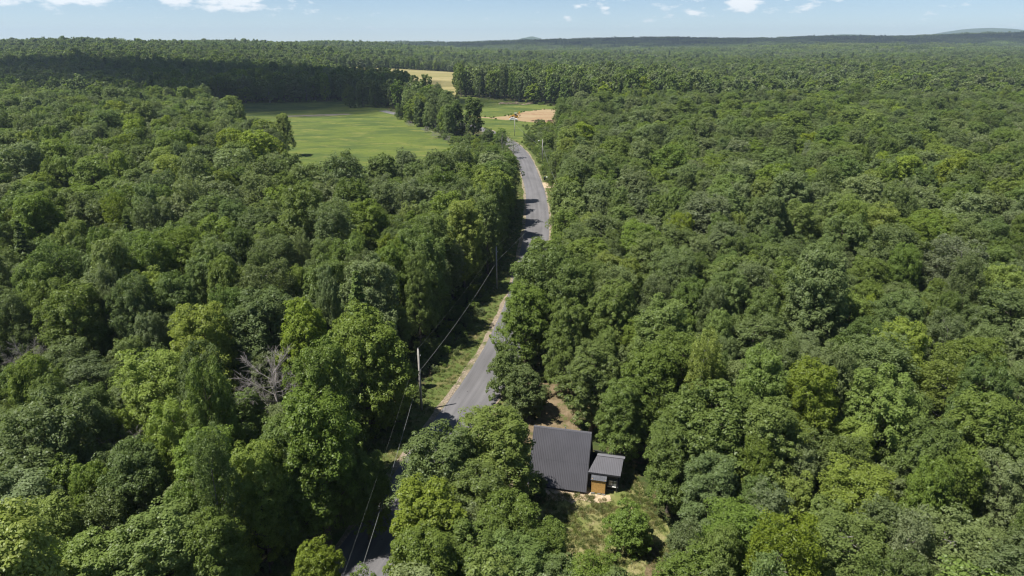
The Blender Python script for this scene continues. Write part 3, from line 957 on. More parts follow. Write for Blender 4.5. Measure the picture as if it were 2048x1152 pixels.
# nearest woods, filled tree by tree
n_try = 0
while n_try < 60000:
    n_try += 1
    y = math.sqrt(pr.uniform(28 ** 2, 470 ** 2)); x = pr.uniform(-1, 1) * (.80 * y + 30)
    g_ = min(1., max(0., (y - 80) / 120))
    rc = pr.uniform(3.4, 5.5) * (1 - g_) + g_ * (pr.uniform(4.4, 7.4) if x < 0 else pr.uniform(4.2, 7.0))
    if pr.random() < .34: rc *= pr.uniform(.55, .8)
    if open_ground(x, y, rc): continue
    if not gfree(x, y, rc, .62): continue
    h = pr.gauss(14.6, 1.7) + (rc - 4.2) * .9 + (1.8 if x < 0 else 1.0) * (math.sin(x * .045 + 1) * math.sin(y * .037) + .7 * math.sin(x * .09 - y * .07))
    if y < 62: h = min(h, pr.gauss(12.0, 1.2))
    h = max(9.0, min(21.0, h)) + (1.5 if x < 0 and y > 80 else 0)
    kd = kindpick(x, y, pr)
    ti = tintpick(x, y, pr)
    if y < 175 and -20 < road_off(x, y) < 0: h = max(h, pr.uniform(17.5, 20.0)) - (1.5 if x < 0 and y > 80 else 0)
    if kd == 'aspen' and ti == 'n': ti = 'g'
    if kd == 'conifer': ti = 'd'
    if kd in ('aspen', 'conifer'): rc = min(rc, 4.6)
    # nothing so tall that it would stand between the viewer and the cabin or the open road
    if 30 < y < 62 and -14 < x < 15:
        lx, ly, _ = look(x, y, h)
        if 1020 < lx < 1345 and ly - rc * 14 < 1085: continue
        if 640 < lx < 800 and ly < 1130: continue
    lx, ly, ls_ = look(x, y, h)
    if any(lx - ls_ * rc < b[2] and lx + ls_ * rc > b[0] and ly < b[3] and y < b[4] and look(x, y, h * .2)[1] > b[1] for b in PROTECT): continue
    gadd(x, y, rc)
    put(x, y, h, rc, kd, ti)

# younger trees closing the gaps between the big crowns
N_BIG = len(TREES)
for _ in range(16000):
    y = math.sqrt(pr.uniform(30 ** 2, 200 ** 2)); x = pr.uniform(-1, 1) * (.80 * y + 20)
    rc = pr.uniform(1.8, 3.0)
    if open_ground(x, y, rc) or not gfree(x, y, rc, .50): continue
    h = pr.uniform(7.5, 12.5)
    lx, ly, ls_ = look(x, y, h)
    if any(lx - ls_ * rc < b[2] and lx + ls_ * rc > b[0] and ly < b[3] and y < b[4] and look(x, y, h * .2)[1] > b[1] for b in PROTECT): continue
    if y < 62 and 1010 < lx < 1350 and ly - ls_ < 1110: continue
    if y < 60 and 640 < lx < 800 and ly < 1140: continue
    gadd(x, y, rc)
    put(x, y, h, rc, pr.choice(('maple', 'ash', 'aspen')), 'n')

# which of them show largest: those become things of their own
for t in TREES:
    lx, ly, s = look(t['x'], t['y'], t['h'] * .8)
    t['px'] = (lx, ly); t['size'] = s * t['rc'] if (-40 < lx < 2088 and -20 < ly < 1150 + s * t['rc'] * .5) else 0
auto = [t for t in TREES[HAND:N_BIG] if t['size'] > 0]
auto.sort(key=lambda t: -look(t['x'], t['y'], t['h'])[2])
N_SINGLE = 228
singles = TREES[:HAND] + auto[:N_SINGLE]
sid = set(id(t) for t in singles)
massed = [t for t in TREES if id(t) not in sid]

ORD = ['first', 'second', 'third', 'fourth', 'fifth', 'sixth', 'seventh', 'eighth', 'ninth', 'tenth', 'eleventh', 'twelfth', 'thirteenth', 'fourteenth',
       'fifteenth', 'sixteenth', 'seventeenth', 'eighteenth', 'nineteenth', 'twentieth', 'twenty-first', 'twenty-second', 'twenty-third', 'twenty-fourth']
TW = {'n': 'mid-green', 'y': 'bright green', 'g': 'grey-green', 'd': 'dark green', 's': 'silvery'}
KW = {'maple': 'maple', 'ash': 'feathery tree', 'aspen': 'aspen', 'conifer': 'conifer', 'small': 'small tree', 'big_maple': 'broad maple', 'dead': 'dead tree', 'sparse': 'sparse tree', 'hedge': 'tree'}
for side in ('left', 'right'):
    grp = [t for t in auto[:N_SINGLE] if (road_off(t['x'], t['y']) < 0) == (side == 'left')]
    grp.sort(key=lambda t: -t['px'][1])
    rows = max(1, round(len(grp) / 9))
    for rI, row in enumerate(np.array_split(np.arange(len(grp)), rows)):
        ts = [grp[i] for i in row]
        ts.sort(key=lambda t: -t['px'][0] if side == 'left' else t['px'][0])
        for cI, t in enumerate(ts):
            t['label'] = f"{TW[t['tint']]} {KW[t['kind']]}, {ORD[cI]} outward from road, {ORD[rI]} row up, {side} forest"


def variant(kind):
    return random.choice(VAR[kind])


for t in singles:
    v = variant(t['kind'])
    if t['kind'] == 'dead': nm = 'dead_tree'
    elif t['kind'] in ('maple', 'big_maple'): nm = 'maple_tree'
    elif t['kind'] == 'aspen': nm = 'aspen_tree'
    elif t['kind'] == 'conifer': nm = 'conifer_tree'
    else: nm = 'broadleaf_tree'
    side_left = road_off(t['x'], t['y']) < 0
    e = empty(nm, (t['x'], t['y'], float(hfun(t['x'], t['y']))), t['rz'], t['label'], CAT[t['kind']],
              'trees of the forest left of the road' if side_left else 'trees of the forest right of the road')
    k = t['rc'] / v.Rc
    u_ = random.uniform(.88, 1.14) if t['rc'] < 5 else 1.
    e.scale = (k * u_, k / u_, t['h'] / v.H)
    ob('trunk', v.trunk, e)
    if v.crown is not None:
        c = ob('crown', v.crown, e)
        c.color = (*TINT[t['tint']], 1)

# ------------------------------------------------------------------ masses of trees farther off (one object each)
SRC = bpy.data.collections.new('tree_sources')
KEYS = []
for kd in ('maple', 'ash', 'aspen', 'conifer'):
    for i, v in enumerate(VAR[kd]):
        KEYS.append((kd, v))
for i, (kd, v) in enumerate(KEYS):
    o = bpy.data.objects.new('source_%03d' % i, v.full()); SRC.objects.link(o)

# simpler trees for the middle distance
LOW = bpy.data.collections.new('far_tree_sources')
LKEYS = []
for kd, args in (('maple', (16, 4.6, .12, 'round', 34, 7, 10, .85, .50, .75, .36, .36)), ('ash', (16, 4.8, .12, 'dome', 36, 7, 10, .9, .48, .6, .4, .34)),
                 ('aspen', (17, 3.8, .12, 'tall', 34, 7, 10, .7, .40, .9, .55, .38)), ('tall', (18, 4.4, .08, 'tall', 36, 7, 10, .8, .46, .8, .4, .36))):
    for sd in range(2):
        lv, wd = broadleaf(900 + sd, *args)
        v = Variant('far_' + kd, args[0], args[1], lv, wd, BARK if kd != 'aspen' else PALEBARK)
        LKEYS.append((kd, v))
vc = Variant('far_conifer', 19, 3.2, *conifer(950, 19, 3.2, 16, 8, 7, .62), BARK)
LKEYS.append(('conifer', vc))
for i, (kd, v) in enumerate(LKEYS):
    o = bpy.data.objects.new('far_source_%03d' % i, v.full()); LOW.objects.link(o)

# patches of woodland for the far distance
PAT = bpy.data.collections.new('woodland_patch_sources')
PSIZE = 64.0
for sd in range(5):
    r = np.random.default_rng(1000 + sd); bl = []; wood_bl = []
    pts = []
    for _ in range(900):
        p = r.uniform(-PSIZE / 2, PSIZE / 2, 2)
        if all((p[0] - q[0]) ** 2 + (p[1] - q[1]) ** 2 > 6.4 ** 2 for q in pts): pts.append(p)
    for p in pts:
        if sd == 4:
            lv, _w = conifer(int(r.integers(1e6)), 17 * r.uniform(.8, 1.15), 3.1, 7, 6, 4, 1.2)
        else:
            lv, _w = broadleaf(int(r.integers(1e6)), 16 * r.uniform(.8, 1.2), r.uniform(3.8, 5.6), .2, ('round', 'dome', 'dome')[int(r.integers(3))], 18, 4, 4, 1.1, 1.0, .7, .35, .34)
        bl.append((lv[0] + np.array([p[0], p[1], 0]), lv[1]))
    lv = join(bl)
    me = new_mesh('woodland_patch', [(*lv, 0)], [LEAF_DARK if sd == 4 else LEAF_FAR])
    PAT.objects.link(bpy.data.objects.new('patch_source_%d' % sd, me))


def scatter(name, P, idx, rot, scl, coll, label, cat, kind='stuff'):
    me = bpy.data.meshes.new(name)
    P = np.asarray(P, np.float32)
    me.vertices.add(len(P)); me.vertices.foreach_set('co', P.ravel())
    a = me.attributes.new('idx', 'INT', 'POINT'); a.data.foreach_set('value', np.asarray(idx, np.int32))
    a = me.attributes.new('rot', 'FLOAT', 'POINT'); a.data.foreach_set('value', np.asarray(rot, np.float32))
    a = me.attributes.new('scl', 'FLOAT_VECTOR', 'POINT'); a.data.foreach_set('vector', np.asarray(scl, np.float32).ravel())
    me.update()
    o = ob(name, me, kind=kind, label=label, cat=cat)
    ng = bpy.data.node_groups.new(name + '_scatter', 'GeometryNodeTree')
    ng.interface.new_socket('Geometry', in_out='INPUT', socket_type='NodeSocketGeometry')
    ng.interface.new_socket('Geometry', in_out='OUTPUT', socket_type='NodeSocketGeometry')
    N, L = ng.nodes, ng.links
    gi = N.new('NodeGroupInput'); go = N.new('NodeGroupOutput')
    ci = N.new('GeometryNodeCollectionInfo'); ci.inputs['Collection'].default_value = coll
    ci.inputs['Separate Children'].default_value = True; ci.inputs['Reset Children'].default_value = True
    ip = N.new('GeometryNodeInstanceOnPoints'); ip.inputs['Pick Instance'].default_value = True

    def na(nm, ty):
        n = N.new('GeometryNodeInputNamedAttribute'); n.data_type = ty; n.inputs['Name'].default_value = nm
        return n.outputs['Attribute']
    cx = N.new('ShaderNodeCombineXYZ'); L.new(na('rot', 'FLOAT'), cx.inputs[2])
    L.new(gi.outputs[0], ip.inputs['Points']); L.new(ci.outputs[0], ip.inputs['Instance'])
    L.new(na('idx', 'INT'), ip.inputs['Instance Index'])
    L.new(cx.outputs[0], ip.inputs['Rotation']); L.new(na('scl', 'FLOAT_VECTOR'), ip.inputs['Scale'])
    L.new(ip.outputs[0], go.inputs[0])
    md = o.modifiers.new('scatter', 'NODES'); md.node_group = ng
    return o


# collection children come sorted by name, hence the padded numbers
def key_of(keys, kd):
    return random.choice([i for i, k in enumerate(keys) if k[0] == kd])


P, I, RO, S = [], [], [], []
for t in massed:
    kd = t['kind'] if t['kind'] in ('maple', 'ash', 'aspen', 'conifer') else 'maple'
    i = key_of(KEYS, kd); v = KEYS[i][1]
    k = t['rc'] / v.Rc
    u_ = random.uniform(.85, 1.18)
    P.append((t['x'], t['y'], float(hfun(t['x'], t['y'])))); I.append(i); RO.append(t['rz']); S.append((k * u_, k / u_, t['h'] / v.H))
scatter('forest', P, I, RO, S, SRC, 'continuous green broadleaf forest around the road and clearings', 'forest')

P, I, RO, S = [], [], [], []
GRID.clear()
n = 0
pr = random.Random(8)
target = 95000
xs = np.random.default_rng(3)
yy = np.sqrt(xs.uniform(470 ** 2, 1560 ** 2, target)); xx = xs.uniform(-1, 1, target) * (.80 * yy + 20)
zz = hfun(xx, yy)
for x, y, z in zip(xx, yy, zz):
    rc = pr.uniform(4.0, 7.4)
    if open_ground(x, y, rc): continue
    if not gfree(x, y, rc, .62): continue
    gadd(x, y, rc)
    kd = kindpick(x, y, pr); ti = tintpick(x, y, pr)
    if kd == 'maple' and pr.random() < .4: kd = 'tall'
    h = max(9, pr.gauss(16, 3.2))
    if y < 740 and -60 < x < 140: h += 7; rc = max(rc, 5.)
    elif y < 760 and -260 < x <= -60: h += 4
    i = key_of(LKEYS, kd); v = LKEYS[i][1]
    k = rc / v.Rc
    P.append((x, y, z)); I.append(i); RO.append(pr.uniform(0, 6.28)); S.append((k, k, h / v.H))
for _ in range(2600):                               # trees that stand above the far canopy
    y = pr.uniform(1250, 3900); x = pr.uniform(-1, 1) * .8 * y
    i = pr.randrange(len(LKEYS)); v = LKEYS[i][1]; k = pr.uniform(5., 8.) / v.Rc
    P.append((x, y, float(hfun(x, y)))); I.append(i); RO.append(pr.uniform(0, 6.28)); S.append((k, k, pr.uniform(19, 28) / v.H))
scatter('forest', P, I, RO, S, LOW, 'distant forest canopy stretching behind the meadow and dirt lot', 'forest')
print('far trees', len(P), 'near', len(TREES), 'massed', len(massed))

P, I, RO, S = [], [], [], []
for yc in np.arange(1560 + PSIZE / 2, 4300, PSIZE * .93):
    w = .80 * yc + 60
    for xc in np.arange(-w, w, PSIZE * .93):
        z = float(hfun(xc, yc))
        i = 4 if yc > 2900 and pr.random() < .4 else pr.randrange(4)
        P.append((xc + pr.uniform(-3, 3), yc + pr.uniform(-3, 3), z - .5)); I.append(i); RO.append(pr.randrange(4) * math.pi / 2); s_ = pr.uniform(.95, 1.12); S.append((s_, s_, pr.uniform(.8, 1.4)))
scatter('forest', P, I, RO, S, PAT, 'far forest running up to the long dark ridge', 'forest')

# undergrowth: bushes along the wood edges and the scrub past the near wood
BUSH = bpy.data.collections.new('bush_sources')
for sd in range(4):
    lv, wd = broadleaf(1200 + sd, 1.8, 1.15, .02, 'dome', 14, 7, 22, .24, .075, .8, .7, .4)
    me = new_mesh('bush', [(*lv, 0), (*wd, 1)], [LEAF_FAR, BARK])
    BUSH.objects.link(bpy.data.objects.new('bush_source_%d' % sd, me))
P, I, RO, S = [], [], [], []
pr = random.Random(21)
while len(P) < 5200:
    q = pr.random()
    if q < .42:                                   # bank left of the road, and the right edge
        k = pr.randrange(len(RC)); o_ = -pr.uniform(6.6, 13) if pr.random() < .72 else pr.uniform(5.2, 9)
        if RS[k] > 330: continue
        x, y = RC[k] + RN[k] * o_ + RT[k] * pr.uniform(-1.2, 1.2)
        s = pr.uniform(.35, 1.1) * (1 if abs(o_) > 8 else .6)
    elif q < .52:                                 # scrub beyond the near wood
        y = pr.uniform(200, 350); x = pr.uniform(-30, 0)
        if abs(road_off(x, y)) < 5 or inside(MEADOW, x, y): continue
        s = pr.uniform(.6, 1.9)
    elif q < .60:
        y = pr.uniform(235, 410); x = pr.uniform(6, 24)
        if road_off(x, y) < 5: continue
        s = pr.uniform(.4, 1.7) * (1.2 if x > 14 else .55)
    else:
        y = math.sqrt(pr.uniform(30 ** 2, 180 ** 2)); x = pr.uniform(-1, 1) * (.78 * y + 10)
        if open_ground(x, y, 1) : continue
        s = pr.uniform(.4, 1.3)
    if abs(road_off(x, y)) < 4.6: continue
    if inside(YARD, x, y) or (1 < x < 13 and 60 < y < 71): continue
    P.append((x, y, 0)); I.append(pr.randrange(4)); RO.append(pr.uniform(0, 6.28)); S.append((s, s, s * pr.uniform(.7, 1.2)))
for poly, n_, s0, s1 in ((MEADOW, 420, .5, 2.0), (CLEARING, 260, .4, 1.6), (HAYFIELD, 160, .8, 2.2), (DIRT, 70, .2, .8)):
    for k in range(n_):
        j = pr.randrange(len(poly)); a_, b_ = poly[j], poly[(j + 1) % len(poly)]; t = pr.random(); w_ = 2.2 if poly is not YARD else .6
        x = a_[0] + (b_[0] - a_[0]) * t + pr.gauss(0, w_); y = a_[1] + (b_[1] - a_[1]) * t + pr.gauss(0, w_)
        if abs(road_off(x, y)) < 4.8 or (1 < x < 13 and 60 < y < 71) or (-9 < x < 9 and 430 < y < 460): continue
        s = pr.uniform(s0, s1); P.append((x, y, float(hfun(x, y)))); I.append(pr.randrange(4)); RO.append(pr.uniform(0, 6.28)); S.append((s, s, s * pr.uniform(.6, 1.1)))
scatter('undergrowth', P, I, RO, S, BUSH, 'low green undergrowth along the road bank and forest edge', 'undergrowth')

# ------------------------------------------------------------------ grass tufts on the verge and the yard
GR = bpy.data.collections.new('grass_sources')
GRASS = leaf_mat('grass_blade', .35, .02, stops=[(.0, (.075, .115, .026)), (.45, (.125, .16, .040)), (.75, (.20, .19, .075)), (1., (.27, .23, .11))])
for sd in range(4):
    r = np.random.default_rng(1400 + sd); m = 34
    a = r.uniform(0, 6.28, m); q = np.sqrt(r.uniform(0, 1, m)) * .28; hh = r.uniform(.10, .30, m)
    b0 = np.stack([q * np.cos(a), q * np.sin(a), np.zeros(m)], 1); ln = r.normal(size=(m, 2)) * .09
    tip = b0 + np.stack([ln[:, 0], ln[:, 1], hh], 1); w = np.stack([np.cos(a + 1.3), np.sin(a + 1.3), np.zeros(m)], 1) * .022
    Vq = np.stack([b0 - w, b0 + w, tip + w * .25, tip - w * .25], 1).reshape(-1, 3)
    GR.objects.link(bpy.data.objects.new('grass_source_%d' % sd, new_mesh('tuft', [(Vq, np.arange(m * 4).reshape(-1, 4), 0)], [GRASS])))
P, I, RO, S = [], [], [], []
pr = random.Random(31)
while len(P) < 9000:
    if pr.random() < .6:
        k = pr.randrange(len(RC)); o_ = -pr.uniform(4.1, 8.6) if pr.random() < .7 else pr.uniform(4.0, 6.5)
        if RS[k] > 260: continue
        x, y = RC[k] + RN[k] * o_ + RT[k] * pr.uniform(-1.2, 1.2)
    else:
        x, y = pr.uniform(-2, 16), pr.uniform(45, 71)
        if not inside(YARD, x, y) or math.sin(x * 1.1 + y * .7) + math.sin(y * 1.7 - x * .5) < pr.uniform(-2, 1.2): continue
        lx = (x - 4.84) * .9733 - (y - 62.5) * .2295; ly = (x - 4.84) * .2295 + (y - 62.5) * .9733
        if -3.3 < lx < 6.9 and -.1 < ly < 6.8: continue
    s = pr.uniform(.5, 1.15)
    P.append((x, y, .01)); I.append(pr.randrange(4)); RO.append(pr.uniform(0, 6.28)); S.append((s, s, s * pr.uniform(.5, 1.2)))
scatter('grass', P, I, RO, S, GR, 'tufted dry grass on the road verge and cabin lawn', 'grass')

# ------------------------------------------------------------------ the cabin
M_ROOF = mat('charcoal_metal', (.098, .096, .108), .48, .5, .35, var=.14, scale=.8)
M_CAP = mat('charcoal_flashing', (.125, .123, .135), .45, .5, .35)
M_WALL = mat('charcoal_boards', (.030, .031, .036), .7, .3, var=.3, scale=2.)
M_PLINTH = mat('concrete_block', (.20, .19, .175), .9, .2, var=.3, scale=5.)
M_WOOD = mat('fresh_pine', (.56, .345, .115), .6, .3, var=.28, scale=6.)
M_TAR = mat('grey_sheet_metal', (.12, .125, .14), .5, .5, .4, var=.25, scale=3.)
M_GLASS = mat('window_glass', (.16, .17, .175), .12, .6)
M_TRIM = mat('pale_trim', (.55, .54, .52), .6, .3)
M_POST = mat('weathered_pole', (.43, .405, .37), .9, .15, var=.35, scale=1.5)
M_BROWN = mat('brown_post', (.20, .12, .075), .9, .15, var=.4, scale=3.)
M_WIRE = mat('cable', (.22, .23, .22), .5, .4)
M_INS = mat('porcelain', (.62, .62, .60), .3, .5)
M_STEEL = mat('galvanised', (.38, .39, .40), .45, .5, .6)

cabin = empty('a_frame_cabin', (4.84, 62.5, 0), math.atan2(-.2295, .9733), 'small A-frame cabin with steep charcoal ribbed metal roof and low annex', 'cabin')


def ribbed(name, parent, e0, e1, r0, r1, rib=.19, thick=.05, lift=0., n=(0, 0, 1), matl=None, rh=.032, rw=.045):
    """Metal sheet from eave e0-e1 to ridge r0-r1 with raised ribs running up the slope."""
    e0, e1, r0, r1 = map(Vector, (e0, e1, r0, r1))
    nn = (e1 - e0).cross(r0 - e0).normalized()
    if nn.z < 0: nn = -nn
    mb = MB()
    up = nn * lift
    mb.prism([e0 + up, e1 + up, r1 + up, r0 + up], (0, 0, 0), -nn * thick)
    L_ = (e1 - e0).length; k = int(L_ / rib)
    ax = (e1 - e0).normalized(); sl = (r0 - e0); sl = (sl - ax * sl.dot(ax))
    for i in range(k + 1):
        d = .03 + (L_ - .06) * i / k
        b = e0 + ax * d
        # clip the rib where the side edge is slanted
        t0 = 0.; off = (r0 - e0).dot(ax)
        t1 = 1. if off <= 1e-4 or d >= off else d / off
        off1 = (e1 - r1).dot(ax)
        if off1 > 1e-4 and L_ - d < off1: t1 = min(t1, (L_ - d) / off1)
        if t1 < .04: continue
        a0, a1 = b + sl * t0 + up, b + sl * t1 + up
        w = ax * rw / 2; w2 = ax * rw * .28; h = nn * rh
        vs = [a0 - w, a0 + w, a0 + w2 + h, a0 - w2 + h, a1 - w, a1 + w, a1 + w2 + h, a1 - w2 + h]
        mb.add(vs, [(0, 1, 2, 3), (7, 6, 5, 4), (1, 5, 6, 2), (2, 6, 7, 3), (3, 7, 4, 0)])
    return mb.build(name, matl or M_ROOF, parent)


HL, PR, ZR, ZE = 3.2, 3.28, 5.8, .35
for sgn, nm in ((1, 'front'), (-1, 'rear')):
    f = lambda p, z: (p if sgn > 0 else 2 * PR - p, z)
    mid = .47
    pm, zm = PR * mid, ZE + (ZR - ZE) * mid
    pe, ze = f(0, ZE); pmm, zmm = f(pm, zm); prr, zrr = f(PR, ZR); po, zo = f(PR * (mid - .012), ZE + (ZR - ZE) * (mid - .012))
    ribbed('roof_sheet', cabin, (-HL, pe, ze), (HL, pe, ze), (-HL, pmm, zmm), (HL, pmm, zmm))
    ribbed('roof_sheet', cabin, (-HL, po, zo), (HL, po, zo), (-HL, prr, zrr), (HL, prr, zrr), lift=.012)
mb = MB()
for sgn in (1, -1):
    d = Vector((0, -sgn * PR, -(ZR - ZE))).normalized() * .22; nrm = Vector((0, -sgn * (ZR - ZE), PR)).normalized() * .05
    top = Vector((0, PR, ZR + .075))
    mb.prism([Vector((-HL - .03, 0, 0)) + top, Vector((HL + .03, 0, 0)) + top, Vector((HL + .03, 0, 0)) + top + d, Vector((-HL - .03, 0, 0)) + top + d], (0, 0, 0), -nrm * .3)
mb.build('ridge_cap', M_CAP, cabin)
for s in (-1, 1):
    mb = MB()
    for q in (1, -1):
        a = Vector((s * (HL + .012), PR - q * (PR + .02), ZE - .06)); b = Vector((s * (HL + .012), PR, ZR - .02))
        dn = Vector((0, 0, -.2))
        mb.prism([a, b, b + dn, a + dn + Vector((0, q * .06, 0))], (0, 0, 0), (s * .03, 0, 0))
    mb.build('barge_board', M_CAP, cabin)
for s in (-1, 1):
    x = s * 2.78
    mb = MB(); mb.prism([(x, .28, .3), (x, 2 * PR - .28, .3), (x, PR, ZR - .28)], (0, 0, 0), (s * .1, 0, 0))
    w = mb.build('gable_wall', M_WALL, cabin)
    mb = MB()
    for k in range(1, 26):
        p = .28 + k * .24; zt = .3 + (ZR - .62) * (1 - abs(p - PR) / (PR - .28))
        if zt > .5: mb.box((x + s * .112, p, (.3 + zt) / 2), (.02, .03, zt - .32))
    mb.build('batten', M_WALL, w)
MB().box((0, PR, .16), (5.6, 2 * PR - .7, .36)).build('plinth', M_PLINTH, cabin)
mb = MB().box((0, .14, .22), (6.3, .05, .16)); mb.build('eave_board', M_WALL, cabin)
mb = MB(); mb.tube([(.3, PR + .05, ZR), (.3, PR + .05, ZR + .28)], .05, 8); mb.build('vent_pipe', M_STEEL, cabin)
# annex
AX0, AX1, AP0, AP1 = 2.9, 6.45, 1.42, 5.1
mb = MB()
mb.prism([(AX1, AP0, .1), (AX1, AP1, .1), (AX1, AP1, 2.2), (AX1, 3.27, 3.08), (AX1, AP0, 2.2)], (0, 0, 0), (-.1, 0, 0))
mb.box(((AX0 + AX1) / 2, AP0 + .05, 1.17), (AX1 - AX0 - .2, .1, 2.1))
mb.box(((AX0 + AX1) / 2, AP1 - .05, 1.17), (AX1 - AX0 - .2, .1, 2.1))
anx = mb.build('annex_wall', M_WALL, cabin)
mb = MB()
for k in range(15):
    mb.box((3.6 + k * .195, AP0 - .012, 1.17), (.022, .022, 2.0))
for k in range(17):
    mb.box((AX1 + .012, AP0 + .15 + k * .21, 1.15), (.022, .022, 1.9))
mb.build('batten', M_WALL, anx)
ribbed('annex_roof_sheet', cabin, (3.24, 1.08, 2.24), (6.72, 1.08, 2.24), (4.0, 3.27, 3.22), (6.85, 3.27, 3.22))
ribbed('annex_roof_sheet', cabin, (3.24, 5.46, 2.24), (6.72, 5.46, 2.24), (4.0, 3.27, 3.22), (6.85, 3.27, 3.22))
mb = MB()
for q in (1, -1):
    mb.prism([(3.95, 3.27, 3.28), (6.98, 3.27, 3.28), (6.98, 3.27 - q * .26, 3.165), (3.95, 3.27 - q * .26, 3.165)], (0, 0, 0), (0, 0, .02))
mb.build('annex_ridge_cap', M_CAP, cabin)
MB().box((4.98, 1.06, 2.13), (3.48, .03, .15)).build('annex_fascia', M_WALL, cabin)
MB().box((5.95, AP0 + 1.75, .06), (1.15, 3.4, .10)).build('annex_floor', M_PLINTH, cabin)
win = MB().box((5.95, AP0 - .03, 1.03), (1.06, .05, .80)).build('window', M_WALL, cabin)
for dx in (-.26, .26):
    MB().box((5.95 + dx, AP0 - .062, 1.03), (.40, .02, .66)).build('pane', M_GLASS, win)
MB().box((5.95, AP0 - .11, .60), (1.14, .16, .05)).build('sill', M_TRIM, win)
for x in (3.65, 6.35):
    MB().box((x, 1.22, 1.1), (.10, .10, 2.05)).build('annex_post', M_WALL, cabin)
# slatted firewood store
fw = empty('firewood_store', (0, 0, 0), 0, 'small slatted pine firewood store with grey sheet roof against the annex front', 'shed')
fw.matrix_world = cabin.matrix_world.copy()
CM = Matrix.Translation((4.84, 62.5, 0)) @ Matrix.Rotation(math.atan2(-.2295, .9733), 4, 'Z')
fw.location = CM @ Vector((4.46, .95, 0)); fw.rotation_euler = (0, 0, math.atan2(-.2295, .9733))
slat_me = MB().box((0, 0, 0), (1.46, .025, .098)).mesh('slat', M_WOOD)
for k in range(13):
    ob('slat', slat_me, fw, loc=(random.uniform(-.008, .008), -.44, .22 + k * .118))
side_me = MB().box((0, 0, 0), (.025, .84, .098)).mesh('side_slat', M_WOOD)
for k in range(13):
    for s in (-1, 1):
        ob('side_slat', side_me, fw, loc=(s * .73, 0, .22 + k * .118))
for sx in (-.69, .69):
    for sy in (-.40, .40):
        MB().box((sx, sy, .92), (.08, .07, 1.84 if sy < 0 else 2.0)).build('post', M_WOOD, fw)
MB().box((0, 0, .10), (1.42, .8, .06)).build('floor_board', M_WOOD, fw)
ribbed('roof_sheet', fw, (-.84, -.56, 1.78), (.84, -.56, 1.78), (-.84, .44, 2.06), (.84, .44, 2.06), rib=.21, matl=M_TAR, thick=.03, rh=.02)
for k, (bx, by) in enumerate(((-.55, -.5), (.1, -.46), (.6, -.5))):
    o = MB().box((0, 0, .06), (.38, .22, .13)).build('footing_block', M_PLINTH, fw); o.location = (bx, by + .02, 0)

# wooden post before the cabin
wp = empty('wooden_post', (1.95, 61.55, 0), 0, 'weathered wooden post in front of the cabin roof left corner', 'post')
MB().tube([(0, 0, -.2), (0, 0, 2.0)], [.125, .12], 10).build('lower_shaft', M_BROWN, wp, True)
MB().tube([(0, 0, 2.0), (-.03, 0, 4.7)], [.12, .105], 10).build('upper_shaft', M_POST, wp, True)
MB().tube([(-.03, 0, 4.7), (-.03, 0, 4.78)], [.12, .03], 10).build('cap', M_STEEL, wp, True)
sap = empty('sapling', (2.7, 61.6, 0), 0.4, 'small dark sapling beside the wooden post against the cabin roof', 'sapling')
sv = VAR['small'][1]; sap.scale = (.36, .36, .40)
ob('trunk', sv.trunk, sap); c_ = ob('crown', sv.crown, sap); c_.color = (*TINT['d'], 1)

# ------------------------------------------------------------------ utility poles and lines
def upole(x, y, h, label, lamp=False, lean=0.):
    e = empty('utility_pole', (x, y, 0), 0, label, 'utility pole', 'utility poles along the road')
    MB().tube([(0, 0, -.4), (lean * .5, 0, h * .5), (lean, 0, h)], [.165, .145, .115], 10).build('shaft', M_POST, e, True)
    MB().tube([(lean, 0, h), (lean, 0, h + .05), (lean, 0, h + .17)], [.03, .045, .02], 8).build('top_insulator', M_INS, e, True)
    MB().tube([(lean + .1, -.02, h - 1.0), (lean + .26, -.02, h - .97)], [.02, .02], 6).build('bracket', M_STEEL, e)
    MB().tube([(lean + .26, -.02, h - .98), (lean + .26, -.02, h - .80)], [.05, .035], 8).build('insulator', M_INS, e, True)
    MB().box((lean * .6 + .14, -.06, 6.0), (.10, .10, .16)).build('cable_clamp', M_STEEL, e)
    MB().box((.0, -.165, 1.7), (.09, .012, .14)).build('tag_plate', M_STEEL, e)
    if lamp:
        MB().tube([(0, 0, h - .6), (-.7, -.1, h - .35), (-1.35, -.15, h - .42)], [.03, .03, .03], 6).build('lamp_arm', M_STEEL, e)
        MB().tube([(-1.2, -.13, h - .44), (-1.5, -.16, h - .46), (-1.8, -.2, h - .5)], [.10, .19, .14], 8).build('lamp_head', M_INS, e, True)
    return e


PO = [(-12.7, 31, 8.8), (-12.0, 79.9, 8.9), (-3.0, 127.2, 8.6), (13.6, 192, 8.8), (12.3, 279, 9.1), (1.4, 362, 9.2)]
upole(*PO[1], 'nearest bare wooden utility pole on the grassy bank left of the road', lean=-.08)
upole(*PO[2], 'wooden utility pole in the shaded roadside gap, second from the viewer', lean=-.05)
upole(*PO[4], 'utility pole with a lamp arm in the green clearing right of the road', lamp=True)
upole(*PO[5], 'farthest utility pole, in front of the white car')


def wire(name, a, b, sag, rad, label, n=18):
    a, b = Vector(a), Vector(b); pts = []
    for i in range(n + 1):
        t = i / n; p = a.lerp(b, t); p.z -= sag * 4 * t * (1 - t); pts.append(p)
    MB().tube(pts, rad, 5).build(name, M_WIRE, None, True, label=label, cat='cable', group='overhead lines along the road')


